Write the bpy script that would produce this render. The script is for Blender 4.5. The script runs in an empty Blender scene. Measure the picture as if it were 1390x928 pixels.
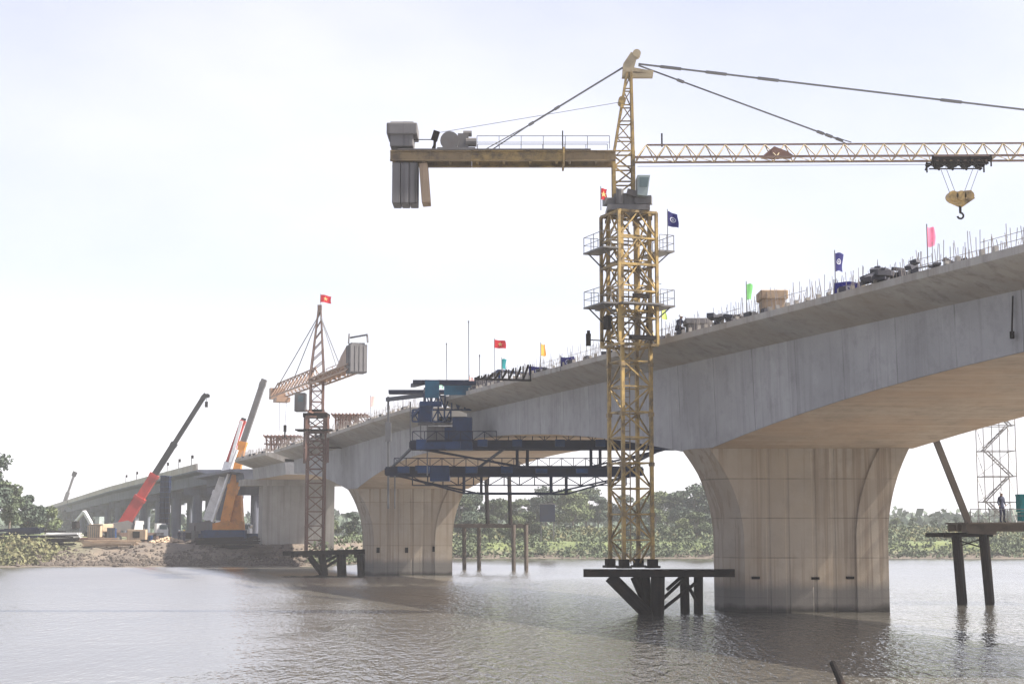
import bpy, bmesh, math, random
from mathutils import Vector, Matrix
rnd = random.Random(11)
S = bpy.context.scene
C = S.collection
F, PCX, PCY, YH, HC = 2200.0, 695.0, 464.0, 720.0, 4.17
PITCH = math.atan((YH - PCY) / F)
cp, sp = math.cos(PITCH), math.sin(PITCH)

# ------------------------------------------------------------------ helpers
def at(px, py, d):
    """real-world point seen at photo pixel (px, py), standing d metres away"""
    u, v = (px - PCX) / F, (PCY - py) / F
    fy, fz = cp - v * sp, sp + v * cp
    return Vector((u * d / fy, d, HC + d * fz / fy))

ORG = {}
def tag(o, label=None, cat=None, group=None, kind=None):
    if label: o['label'] = label
    if cat: o['category'] = cat
    if group: o['group'] = group
    if kind: o['kind'] = kind
    return o

def thing(name, loc, label, cat, group=None):
    o = bpy.data.objects.new(name, None); C.objects.link(o)
    o.empty_display_size = .3
    o.location = loc; ORG[o.name] = Vector(loc)
    return tag(o, label, cat, group)

class XF:
    def __init__(s, o=(0, 0, 0), rz=0.0, rx=0.0, ry=0.0):
        s.m = Matrix.Translation(Vector(o)) @ Matrix.Rotation(rz, 4, 'Z') @ Matrix.Rotation(ry, 4, 'Y') @ Matrix.Rotation(rx, 4, 'X')
    def __call__(s, x, y=None, z=None):
        return s.m @ (Vector(x) if y is None else Vector((x, y, z)))

class MB:
    def __init__(s, xf=None): s.v, s.f, s.xf = [], [], xf
    def add(s, vs, fs):
        n = len(s.v)
        s.v += [tuple(s.xf(Vector(p))) if s.xf else tuple(p) for p in vs]
        s.f += [tuple(i + n for i in f) for f in fs]
        return s
    def box(s, c, d, rz=0, ry=0, rx=0):
        m = XF(c, rz, rx, ry)
        x, y, z = d[0] / 2, d[1] / 2, d[2] / 2
        return s.add([m(a * x, b * y, g * z) for a in (-1, 1) for b in (-1, 1) for g in (-1, 1)],
                     [(0, 1, 3, 2), (4, 6, 7, 5), (0, 4, 5, 1), (2, 3, 7, 6), (0, 2, 6, 4), (1, 5, 7, 3)])
    def bar(s, a, b, w, h=None):
        a, b = Vector(a), Vector(b); h = h or w
        t = (b - a)
        if t.length < 1e-6: return s
        t.normalize()
        up = Vector((0, 0, 1)) if abs(t.z) < .95 else Vector((0, 1, 0))
        x = t.cross(up).normalized(); y = x.cross(t)
        x *= w / 2; y *= h / 2
        return s.add([a - x - y, a + x - y, a + x + y, a - x + y, b - x - y, b + x - y, b + x + y, b - x + y],
                     [(3, 2, 1, 0), (4, 5, 6, 7), (0, 1, 5, 4), (1, 2, 6, 5), (2, 3, 7, 6), (3, 0, 4, 7)])
    def tube(s, a, b, r, n=8, r2=None):
        a, b = Vector(a), Vector(b); r2 = r if r2 is None else r2
        t = (b - a).normalized()
        up = Vector((0, 0, 1)) if abs(t.z) < .95 else Vector((0, 1, 0))
        x = t.cross(up).normalized(); y = x.cross(t)
        vs = []
        for p, q in ((a, r), (b, r2)):
            vs += [p + (x * math.cos(2 * math.pi * i / n) + y * math.sin(2 * math.pi * i / n)) * q for i in range(n)]
        fs = [(i, (i + 1) % n, n + (i + 1) % n, n + i) for i in range(n)]
        return s.add(vs, fs + [tuple(range(n - 1, -1, -1)), tuple(range(n, 2 * n))])
    def prism(s, pts, d):
        n = len(pts); d = Vector(d)
        a = [Vector(p) for p in pts]
        return s.add(a + [p + d for p in a], [tuple(range(n)), tuple(range(2 * n - 1, n - 1, -1))] +
                     [(i, n + i, n + (i + 1) % n, (i + 1) % n) for i in range(n)])
    def loft(s, rings, cap=True, closed=True):
        n = len(rings[0]); vs = [p for r in rings for p in r]; fs = []
        for k in range(len(rings) - 1):
            for i in range(n if closed else n - 1):
                j = (i + 1) % n
                fs.append((k * n + i, k * n + j, (k + 1) * n + j, (k + 1) * n + i))
        if cap and closed:
            fs += [tuple(range(n - 1, -1, -1)), tuple(range((len(rings) - 1) * n, len(rings) * n))]
        return s.add(vs, fs)
    def rock(s, c, r, q):
        vs = []
        for z, k in ((-.6, .7), (0, 1), (.55, .65)):
            for i in range(6):
                a = i * math.pi / 3 + q.random() * .5; rr = r * k * q.uniform(.7, 1.2)
                vs.append((c[0] + rr * math.cos(a), c[1] + rr * math.sin(a), c[2] + z * r * q.uniform(.7, 1.1)))
        vs.append((c[0], c[1], c[2] + r * .8))
        fs = [(i, (i + 1) % 6, 6 + (i + 1) % 6, 6 + i) for i in range(6)] + [(6 + i, 6 + (i + 1) % 6, 12 + (i + 1) % 6, 12 + i) for i in range(6)]
        return s.add(vs, fs + [(12 + i, 12 + (i + 1) % 6, 18) for i in range(6)])
    def build(s, name, mat, parent=None, origin=None, smooth=False, bevel=0):
        if parent is not None: o0 = ORG[parent.name]
        elif origin is not None: o0 = Vector(origin)
        else:
            n = len(s.v); o0 = Vector((sum(p[0] for p in s.v) / n, sum(p[1] for p in s.v) / n, min(p[2] for p in s.v)))
        me = bpy.data.meshes.new(name)
        me.from_pydata([(p[0] - o0.x, p[1] - o0.y, p[2] - o0.z) for p in s.v], [], s.f)
        if bevel or not smooth:
            bm = bmesh.new(); bm.from_mesh(me); bmesh.ops.recalc_face_normals(bm, faces=bm.faces); bm.to_mesh(me); bm.free()
        if smooth: me.shade_smooth()
        me.materials.append(mat)
        o = bpy.data.objects.new(name, me); C.objects.link(o)
        if parent is not None: o.parent = parent
        else: o.location = o0
        ORG[o.name] = o0
        if bevel:
            b = o.modifiers.new('edge_wear', 'BEVEL'); b.width = bevel; b.segments = 2; b.limit_method = 'ANGLE'
        return o

def copy_tree(o, parent=None):
    c = o.copy(); C.objects.link(c)
    if parent: c.parent = parent
    for ch in o.children: copy_tree(ch, c)
    return c

# ------------------------------------------------------------------ materials
def newmat(name):
    m = bpy.data.materials.new(name); m.use_nodes = True
    nt = m.node_tree; b = nt.nodes['Principled BSDF']
    return m, nt, b
def N(nt, t, **kw):
    n = nt.nodes.new(t)
    for k, v in kw.items():
        if k in n.inputs: n.inputs[k].default_value = v
        else: setattr(n, k, v)
    return n
def mixc(nt, fac, a, b, mode='MIX'):
    n = nt.nodes.new('ShaderNodeMix'); n.data_type = 'RGBA'; n.blend_type = mode
    for k, v in ((0, fac), (6, a), (7, b)):
        if hasattr(v, 'is_linked') or hasattr(v, 'links'): nt.links.new(v, n.inputs[k])
        else: n.inputs[k].default_value = v if k == 0 else (*v[:3], 1)
    return n.outputs[2]
def ramp(nt, src, lo, hi):
    n = N(nt, 'ShaderNodeMapRange'); n.inputs['From Min'].default_value = lo; n.inputs['From Max'].default_value = hi
    nt.links.new(src, n.inputs[0]); return n.outputs[0]
def noise(nt, vec, scale, detail=4, rough=.55, sc=(1, 1, 1)):
    m = N(nt, 'ShaderNodeMapping'); m.inputs['Scale'].default_value = sc
    nt.links.new(vec, m.inputs[0])
    n = N(nt, 'ShaderNodeTexNoise'); n.inputs['Scale'].default_value = scale; n.inputs['Detail'].default_value = detail
    n.inputs['Roughness'].default_value = rough
    nt.links.new(m.outputs[0], n.inputs['Vector']); return n.outputs[0]
def pos(nt): return N(nt, 'ShaderNodeNewGeometry').outputs['Position']
def mathn(nt, op, a, b=None):
    n = N(nt, 'ShaderNodeMath', operation=op)
    for k, v in ((0, a), (1, b)):
        if v is None: continue
        if hasattr(v, 'links'): nt.links.new(v, n.inputs[k])
        else: n.inputs[k].default_value = v
    return n.outputs[0]
def bump(nt, b, h, strength, dist):
    n = N(nt, 'ShaderNodeBump'); n.inputs['Strength'].default_value = strength; n.inputs['Distance'].default_value = dist
    nt.links.new(h, n.inputs['Height']); nt.links.new(n.outputs[0], b.inputs['Normal']); return n

def concrete(name, base, stain, streak=.55, warm=None, light=.25, blotch=.25, sfreq=1.7, zline=0, yline=0, tide=None, board=0, rough=.85):
    m, nt, b = newmat(name); p = pos(nt)
    big = ramp(nt, noise(nt, p, .35, 5, .6), .35, .68)
    col = mixc(nt, big, base, [c * .8 for c in base])
    bl = ramp(nt, noise(nt, p, 1.1, 7, .68), .5, .72)
    col = mixc(nt, mathn(nt, 'MULTIPLY', bl, blotch), col, [c * .55 for c in base])
    bl = ramp(nt, noise(nt, p, .6, 6, .7, (1, 1.3, .8)), .54, .7)
    col = mixc(nt, mathn(nt, 'MULTIPLY', bl, blotch * .6), col, [min(1, c * 1.35) for c in base])
    st = ramp(nt, noise(nt, p, 1.0, 5, .65, (sfreq, sfreq, .05)), .5, .66)
    col = mixc(nt, mathn(nt, 'MULTIPLY', st, streak), col, stain)
    lt = ramp(nt, noise(nt, p, 1.0, 3, .6, (2.6, 2.6, .05)), .6, .78)
    col = mixc(nt, mathn(nt, 'MULTIPLY', lt, light), col, [min(1, c * 1.5) for c in base])
    if warm:
        w = ramp(nt, noise(nt, p, .22, 5, .6), .4, .62)
        col = mixc(nt, mathn(nt, 'MULTIPLY', w, .55), col, warm)
    sep = N(nt, 'ShaderNodeSeparateXYZ'); nt.links.new(p, sep.inputs[0])
    def lines(axis, period, off, width, dark):
        f = mathn(nt, 'FRACT', mathn(nt, 'DIVIDE', mathn(nt, 'ADD', sep.outputs[axis], off), period))
        f = mathn(nt, 'LESS_THAN', mathn(nt, 'ABSOLUTE', mathn(nt, 'SUBTRACT', f, .5)), width / period / 2)
        nn = ramp(nt, noise(nt, p, .6, 2), .3, .6)
        return mathn(nt, 'MULTIPLY', mathn(nt, 'MULTIPLY', f, nn), dark)
    for ax_, per_, off_ in ((2, zline, .3), (1, yline, 1.7)):
        if not per_: continue
        cell = mathn(nt, 'FLOOR', mathn(nt, 'ADD', mathn(nt, 'DIVIDE', mathn(nt, 'ADD', sep.outputs[ax_], off_), per_), .5))
        wn_ = N(nt, 'ShaderNodeTexWhiteNoise'); wn_.noise_dimensions = '1D'; nt.links.new(cell, wn_.inputs['W'])
        col = mixc(nt, mathn(nt, 'MULTIPLY', wn_.outputs[0], .3), col, [c * .62 for c in base])
    if zline: col = mixc(nt, lines(2, zline, .3, .06, .42), col, [c * .35 for c in stain])
    if yline: col = mixc(nt, lines(1, yline, 1.7, .07, .5), col, [c * .45 for c in stain])
    if tide:
        zz = mathn(nt, 'ADD', sep.outputs[2], mathn(nt, 'MULTIPLY', noise(nt, p, .8, 4), .7))
        t = ramp(nt, zz, tide + .75, tide + .2)
        col = mixc(nt, mathn(nt, 'MULTIPLY', t, .8), col, (.13, .125, .12))
        t2 = ramp(nt, zz, .75, .45)
        col = mixc(nt, mathn(nt, 'MULTIPLY', t2, .85), col, (.035, .032, .028))
    if board:   # worn formwork grain
        bd = ramp(nt, noise(nt, p, 1.0, 4, .7, (.16, 1.6, .4)), .3, .72)
        col = mixc(nt, mathn(nt, 'MULTIPLY', bd, .75 * board), col, [c * .5 for c in base])
        bd2 = ramp(nt, noise(nt, p, 1.0, 3, .7, (.1, 2.6, .4)), .52, .66)
        col = mixc(nt, mathn(nt, 'MULTIPLY', bd2, .7 * board), col, [min(1, c * 1.35) for c in base])
    nt.links.new(col, b.inputs['Base Color']); b.inputs['Roughness'].default_value = rough
    b.inputs['Specular IOR Level'].default_value = .15
    g = noise(nt, p, 9, 6, .7)
    bump(nt, b, g, .35, .03)
    return m

def painted(name, base, rust=(.09, .045, .02), amt=.5, rough=.5, metal=0.0, scale=1.3, lo=.5, hi=.66, spec=.3):
    m, nt, b = newmat(name); p = pos(nt)
    big = ramp(nt, noise(nt, p, .7, 3), .3, .7)
    col = mixc(nt, big, base, [c * .72 for c in base])
    r = ramp(nt, noise(nt, p, scale, 8, .7), lo, hi)
    col = mixc(nt, mathn(nt, 'MULTIPLY', r, amt), col, rust)
    nt.links.new(col, b.inputs['Base Color'])
    b.inputs['Roughness'].default_value = rough; b.inputs['Metallic'].default_value = metal
    bump(nt, b, noise(nt, p, 14, 4), .25, .01)
    b.inputs['Specular IOR Level'].default_value = spec
    return m

def plain(name, base, rough=.7, var=.25):
    m, nt, b = newmat(name); p = pos(nt)
    col = mixc(nt, ramp(nt, noise(nt, p, 1.8, 5), .3, .7), base, [c * (1 - var) for c in base])
    nt.links.new(col, b.inputs['Base Color']); b.inputs['Roughness'].default_value = rough
    return m

def leafmat(name, a, bcol):
    m, nt, b = newmat(name); p = pos(nt)
    col = mixc(nt, ramp(nt, noise(nt, p, .35, 4), .35, .65), a, bcol)
    col = mixc(nt, mathn(nt, 'MULTIPLY', ramp(nt, noise(nt, p, 3, 2), .5, .8), .4), col, [min(1, c * 1.5) for c in a])
    nt.links.new(col, b.inputs['Base Color']); b.inputs['Roughness'].default_value = .75
    try: b.inputs['Specular IOR Level'].default_value = .15
    except KeyError: pass
    return m

M = {}
M['web'] = concrete('girder_concrete', (.35, .345, .35), (.165, .16, .16), .38, yline=4.0, blotch=.5)
M['slab'] = concrete('slab_concrete', (.38, .36, .335), (.17, .155, .14), .55, warm=(.30, .255, .205))
M['soffit'] = concrete('board_marked_bounce_concrete', (.35, .28, .215), (.14, .10, .075), .25, warm=(.35, .235, .155), board=.45, blotch=.7)  # brown base tone carries warm light bounced off the water; grain is formwork
M['pier'] = concrete('pier_concrete', (.37, .32, .262), (.115, .072, .045), .95, warm=(.31, .245, .175), zline=2.05, tide=1.25, light=.7, sfreq=2.6, blotch=.45)  # warm base tone includes light bounced off the river; streaks and tide are stain
M['pier_back'] = concrete('wall_pier_concrete', (.30, .285, .265), (.15, .13, .12), .5, tide=.9)
M['viaduct'] = concrete('viaduct_concrete', (.13, .14, .175), (.06, .06, .08), .5)
M['yellow'] = painted('yellow_crane_paint', (.38, .262, .095), (.055, .042, .032), amt=.9, scale=1.2, lo=.43, hi=.64)
M['paleyellow'] = painted('faded_yellow_paint', (.36, .30, .20), amt=.45)
M['rustred'] = painted('rusty_red_paint', (.17, .095, .075), (.07, .035, .025), amt=.6)
M['dullrust'] = painted('dull_brown_rust_paint', (.17, .115, .095), (.075, .04, .03), amt=.7)
M['greyyellow'] = painted('grimy_yellow_paint', (.23, .165, .085), (.05, .04, .035), amt=.7)
M['palerust'] = painted('dusty_orange_brown_paint', (.29, .19, .135), (.11, .06, .04), amt=.5)
M['darksteel'] = painted('wet_dark_steel', (.012, .010, .010), (.03, .016, .010), amt=.5, rough=.85, spec=.08)
M['greysteel'] = painted('grey_steel', (.125, .12, .12), (.10, .075, .06), amt=.5)
M['scaff'] = painted('galvanised_scaffold_tube', (.33, .32, .31), (.16, .13, .11), amt=.5)
M['wire'] = plain('steel_wire', (.11, .11, .115), .5)
M['ballast'] = concrete('ballast_concrete', (.15, .145, .15), (.045, .042, .042), .95)
M['ballast_tan'] = concrete('tan_ballast_concrete', (.36, .27, .19), (.15, .10, .07), .7)
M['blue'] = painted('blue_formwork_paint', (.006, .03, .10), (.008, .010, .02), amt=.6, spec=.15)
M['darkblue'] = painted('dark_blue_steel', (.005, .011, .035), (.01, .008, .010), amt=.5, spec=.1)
M['teal'] = painted('teal_panel_paint', (.006, .075, .14), (.008, .02, .05), amt=.6, spec=.15)
M['orange'] = painted('orange_machine_paint', (.62, .24, .035), (.12, .06, .03), amt=.35)
M['red'] = painted('red_machine_paint', (.42, .035, .03), (.12, .03, .02), amt=.3)
M['white'] = painted('white_machine_paint', (.72, .72, .72), (.25, .2, .17), amt=.25)
M['black'] = painted('black_boom_paint', (.014, .014, .016), (.05, .04, .035), amt=.4)
M['tyre'] = plain('black_rubber', (.02, .02, .02), .85)
M['glass'] = painted('cab_glass', (.10, .14, .15), (.2, .22, .23), amt=.3, rough=.15)
M['cabin'] = painted('grey_green_cabin_paint', (.26, .31, .31), (.12, .14, .15), amt=.4)
M['rebar'] = plain('rusty_rebar', (.27, .24, .225), .8)
M['timber'] = painted('weathered_timber', (.085, .066, .053), (.03, .025, .022), amt=.6, rough=.85)
M['wood'] = painted('pale_timber', (.40, .30, .21), (.17, .12, .09), amt=.5, rough=.85)
M['tarp'] = plain('dark_tarpaulin', (.035, .035, .05), .7)
M['rock'] = concrete('rubble_rock', (.08, .066, .057), (.035, .03, .026), .3)
M['bark'] = plain('tree_bark', (.13, .105, .085), .9)
M['leaf_a'] = leafmat('leaves_mid_green', (.088, .108, .062), (.056, .076, .045))
M['leaf_b'] = leafmat('leaves_blue_green', (.08, .102, .076), (.05, .07, .053))
M['leaf_c'] = leafmat('leaves_dry_green', (.12, .14, .07), (.08, .105, .05))
M['reeds'] = leafmat('reeds_dry', (.155, .14, .075), (.085, .092, .045))
M['skin'] = plain('skin', (.32, .19, .13), .6)
M['navy'] = plain('navy_cloth', (.018, .022, .055), .85)
M['hat'] = plain('white_helmet_plastic', (.8, .8, .8), .4, .05)
M['hat_y'] = plain('yellow_helmet_plastic', (.7, .5, .06), .4, .05)
for nme, c in dict(red_flag=(.62, .02, .035), blue_flag=(.012, .012, .13), green_flag=(.16, .48, .15), lime_flag=(.55, .72, .16), pink_flag=(.85, .22, .36), orange_flag=(.82, .38, .07), teal_flag=(.0, .23, .25), pale_flag=(.86, .55, .53), star=(.92, .72, .3), emblem=(.75, .78, .85), mint_flag=(.45, .8, .6)).items():
    m, nt, b = newmat(nme + '_cloth'); p = pos(nt)
    col = mixc(nt, ramp(nt, noise(nt, p, 5, 4), .3, .7), c, [x * .8 for x in c])
    nt.links.new(col, b.inputs['Base Color']); b.inputs['Roughness'].default_value = .8
    tr = N(nt, 'ShaderNodeBsdfTranslucent'); nt.links.new(col, tr.inputs[0])
    mx = N(nt, 'ShaderNodeMixShader'); mx.inputs[0].default_value = .4
    nt.links.new(b.outputs[0], mx.inputs[1]); nt.links.new(tr.outputs[0], mx.inputs[2])
    nt.links.new(mx.outputs[0], nt.nodes['Material Output'].inputs[0]); M[nme] = m

def ground_mat():
    m, nt, b = newmat('bank_earth'); p = pos(nt)
    sep = N(nt, 'ShaderNodeSeparateXYZ'); nt.links.new(p, sep.inputs[0])
    mud = mixc(nt, ramp(nt, noise(nt, p, .5, 7, .65), .35, .65), (.14, .11, .085), (.085, .07, .06))
    grass = mixc(nt, ramp(nt, noise(nt, p, .12, 6, .6), .35, .62), (.13, .155, .05), (.075, .10, .04))
    gm = ramp(nt, mathn(nt, 'ADD', sep.outputs[0], mathn(nt, 'MULTIPLY', noise(nt, p, .06, 4), 14)), -14, 2)
    far = ramp(nt, sep.outputs[1], 300, 420)
    lf = ramp(nt, sep.outputs[0], -50, -62)
    g = mathn(nt, 'MAXIMUM', mathn(nt, 'MAXIMUM', gm, far), lf)
    wet = ramp(nt, sep.outputs[2], 1.5, .5)
    g2 = mathn(nt, 'MULTIPLY', g, mathn(nt, 'SUBTRACT', 1.0, wet))
    col = mixc(nt, g2, mud, grass)
    col = mixc(nt, mathn(nt, 'MULTIPLY', ramp(nt, sep.outputs[2], .8, .15), .6), col, (.085, .07, .055))
    nt.links.new(col, b.inputs['Base Color']); b.inputs['Roughness'].default_value = .95
    bump(nt, b, noise(nt, p, 1.4, 8, .7), .8, .35)
    return m
M['ground'] = ground_mat()

def water_mat():
    m, nt, b = newmat('turbid_river_water'); p = pos(nt)
    col = mixc(nt, ramp(nt, noise(nt, p, .05, 4), .35, .65), (.072, .066, .055), (.06, .056, .048))
    nt.links.new(col, b.inputs['Base Color'])
    b.inputs['Roughness'].default_value = .05; b.inputs['IOR'].default_value = 2.7
    a = noise(nt, p, 1.0, 3, .55, (2.3, .62, 1))
    c = noise(nt, p, 1.0, 2, .5, (5.5, 1.5, 1))
    d = noise(nt, p, 1.0, 2, .5, (.3, .16, 1))
    h = mathn(nt, 'ADD', mathn(nt, 'ADD', mathn(nt, 'MULTIPLY', a, .55), mathn(nt, 'MULTIPLY', c, .26)), mathn(nt, 'MULTIPLY', d, .3))
    sep = N(nt, 'ShaderNodeSeparateXYZ'); nt.links.new(p, sep.inputs[0])
    wx = mathn(nt, 'ADD', sep.outputs[0], mathn(nt, 'MULTIPLY', mathn(nt, 'SUBTRACT', noise(nt, p, 1.0, 3, .5, (.05, .03, 1)), .5), 26))
    wind = mathn(nt, 'MULTIPLY', mathn(nt, 'MULTIPLY', ramp(nt, wx, -11, -1), ramp(nt, wx, 17, 11)), ramp(nt, sep.outputs[1], 150, 75))
    gust = ramp(nt, noise(nt, p, 1.0, 3, .5, (.05, .03, 1)), .35, .65)
    amp = mathn(nt, 'ADD', mathn(nt, 'MULTIPLY', mathn(nt, 'ADD', mathn(nt, 'MULTIPLY', wind, 2.4), mathn(nt, 'MULTIPLY', gust, .35)), .62), .26)
    bn = bump(nt, b, mathn(nt, 'MULTIPLY', h, amp), 1.0, WAVE)
    # brighter sky reflection put into the normals, leaned to camera at left and far
    t = mathn(nt, 'ADD', mathn(nt, 'MULTIPLY', ramp(nt, wx, 2, -16), .06), mathn(nt, 'MULTIPLY', ramp(nt, sep.outputs[1], 70, 150), .055))
    cv = N(nt, 'ShaderNodeCombineXYZ'); nt.links.new(mathn(nt, 'MULTIPLY', t, -1.0), cv.inputs[1])
    va = N(nt, 'ShaderNodeVectorMath', operation='ADD'); nt.links.new(bn.outputs[0], va.inputs[0]); nt.links.new(cv.outputs[0], va.inputs[1])
    vn = N(nt, 'ShaderNodeVectorMath', operation='NORMALIZE'); nt.links.new(va.outputs[0], vn.inputs[0]); nt.links.new(vn.outputs[0], b.inputs['Normal'])
    return m
WAVE = .25
M['water'] = water_mat()

# ------------------------------------------------------------------ ground and river
def sstep(a, b, x):
    t = max(0, min(1, (x - a) / (b - a))); return t * t * (3 - 2 * t)
def wob(x, y): return math.sin(x * .31 + y * .17) * .5 + math.sin(x * .83 - y * .41 + 1.3) * .3 + math.sin(x * 1.9 + y * 1.3) * .2
def shore(x):
    s = 191 + 57 * sstep(-27, -9, x)
    if x < -50: s -= (min(-x, 200) - 50) * .12
    if x > 60: s -= min(x - 60, 200) * .08
    return s + 1.1 * math.sin(x * .33) + .7 * math.sin(x * .9 + 1) + .4 * math.sin(x * 2.1)
def land(x, y):
    t = y - shore(x)
    z = -1.6 + 1.75 * sstep(-9, .6, t)
    left = 1 - sstep(-24, -12, x)
    z += left * (2.45 * sstep(.3, 15, t) + .9 * sstep(-52, -60, x) * sstep(2, 14, t))
    z += (1 - left) * (2.2 * sstep(.3, 7, t) + 1.6 * sstep(7, 45, t))
    if t > .5: z += .14 * wob(x, y) * min(1, t / 5)
    if y > 420: z += sstep(420, 940, y) * 4
    return z
def axis(vals):
    out = []
    for a, b, st in vals:
        x = a
        while x < b - 1e-6: out.append(x); x += st
    return out + [vals[-1][1]]
gx = axis([(-740, -400, 85), (-400, -130, 30), (-130, -75, 5), (-75, 5, 1.25), (5, 95, 3), (95, 200, 12), (200, 500, 50), (500, 740, 60)])
gy = axis([(-120, 160, 40), (160, 184, 4), (184, 212, .9), (212, 240, 2), (240, 262, 1), (262, 330, 4), (330, 600, 18), (600, 940, 68)])
g = MB(); nx = len(gx)
g.v = [(x, y, land(x, y)) for y in gy for x in gx]
g.f = [(j * nx + i, j * nx + i + 1, (j + 1) * nx + i + 1, (j + 1) * nx + i) for j in range(len(gy) - 1) for i in range(nx - 1)]
tag(g.build('ground', M['ground'], origin=(0, 0, 0), smooth=True), kind='structure')
w = MB(); w.add([(-740, -120, 0), (740, -120, 0), (740, 330, 0), (-740, 330, 0)], [(0, 1, 2, 3)])
tag(w.build('river', M['water'], origin=(0, 0, 0)), kind='structure')

# ------------------------------------------------------------------ the bridge line
K = .36
def sh(d): return -K * (d - 85)
ZE = [(30, 9.86), (57, 9.8), (85, 9.78), (123, 9.66), (142, 9.36), (157, 8.95), (183, 8.6), (240, 8.5), (344, 8.2), (454, 7.2), (520, 6.6)]
def zedge(d):
    for (a, za), (b, zb) in zip(ZE, ZE[1:]):
        if a <= d <= b: return HC + za + (zb - za) * (d - a) / (b - a)
    return HC + ZE[-1][1]
XE, XRT, XB, XBR, XRR, XER = 8.0, 10.25, 10.42, 21.05, 21.2, 23.5    # deck edge, web root, soffit corners ... at 85 m
def girder(d0, d1, dp0, dp1, zs, rise, reach, label, cat, seed, bars=True):
    n = 26
    t = thing('box_girder', (sh((dp0 + dp1) / 2) + 15.7, (dp0 + dp1) / 2, zs), label, cat)
    ds = sorted(set([d0 + (d1 - d0) * i / n for i in range(n + 1)] + [dp0, dp1]))
    web, sof, slab = [], [], []
    for d in ds:
        e = max(0, dp0 - d, d - dp1); u = min(1, e / reach)
        z = zs + rise * (1 - (1 - u) ** 2); o = .5 * (z - zs) / max(rise, .1)
        x, ze = sh(d), zedge(d)
        web.append([(XRT + x - .05, d, ze - .45), (XRT + x, d, ze - .8), (XB + x - o * .3, d, z), (XBR + x + o * 1.3, d, z), (XRR + x + o * .4, d, ze - .8), (XRR + x + .05, d, ze - .45)])
        sof.append([(XB + x - o * .3 + .02, d, z - .012), (XBR + x + o * 1.3 - .02, d, z - .012)])
        slab.append([(XE + x, d, ze), (XRT + x + .004, d, ze - .803), (XRR + x, d, ze - .803), (XER + x, d, ze), (XER + x, d, ze + .3), (XE + x, d, ze + .3)])
    MB().loft(web).build('box_section', M['web'], t)
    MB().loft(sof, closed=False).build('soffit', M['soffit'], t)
    MB().loft(slab).build('deck_slab', M['slab'], t)
    q = random.Random(seed)
    # edge forms: short blocks and brackets left along both deck edges
    d = d0 + .3
    while d < d1 - .3:
        x, ze = sh(d), zedge(d) + .3
        if q.random() < .8: MB().box((XE + x + .12, d, ze + .09), (.16, .3, q.uniform(.12, .26))).build('edge_block', M['slab'], t)
        if q.random() < .3: MB().box((XE + x + .3, d, ze + .12), (.3, q.uniform(.4, 1.1), q.uniform(.12, .3)), rz=q.uniform(-.4, .4)).build('edge_form', M['tarp'], t)
        d += q.uniform(.68, .95)
    if bars:
        r = MB(); d = d0 + .2
        while d < d1 - .1:
            x, ze = sh(d), zedge(d) + .28
            for xo, hh in ((.45, .95), (.75, .85), (1.4, .6), (XER - XE - 1.2, .7), (XER - XE - .5, .95)):
                if q.random() < .78:
                    h = hh * q.uniform(.55, 1.25)
                    r.bar((XE + x + xo, d, ze), (XE + x + xo + q.uniform(-.12, .12), d + q.uniform(-.14, .14), ze + h), .021)
            d += .22
        for xo in (.45, XER - XE - .5):
            for hz in (.35, .62):
                prev = None; d = d0 + .3
                while d < d1 - .2:
                    p = Vector((XE + sh(d) + xo, d, zedge(d) + .28 + hz))
                    if prev is not None and q.random() < .55: r.bar(prev, p, .018)
                    prev = p; d += 1.5
        tag(r.build('starter_bars', M['rebar'], t), kind='stuff')
    return t

ZS1, ZS2 = at(1098, 608, 85).z, HC + 3.98
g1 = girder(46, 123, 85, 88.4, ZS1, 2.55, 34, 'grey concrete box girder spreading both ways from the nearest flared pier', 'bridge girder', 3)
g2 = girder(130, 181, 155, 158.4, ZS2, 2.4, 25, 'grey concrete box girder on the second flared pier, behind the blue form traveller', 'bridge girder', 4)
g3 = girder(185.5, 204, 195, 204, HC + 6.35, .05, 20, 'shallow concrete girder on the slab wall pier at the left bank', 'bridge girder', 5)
m = MB().bar((XRT + sh(60.6) - .12, 60.6, zedge(60.6) - 1.0), (XRT + sh(60.6) - .2, 60.6, zedge(60.6) - 2.35), .05)
m.tube((XRT + sh(60.6) - .2, 60.6, zedge(60.6) - 2.35), (XRT + sh(60.6) - .2, 60.6, zedge(60.6) - 2.62), .09)
m.build('drain_pipe', M['darksteel'], g1)

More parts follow.
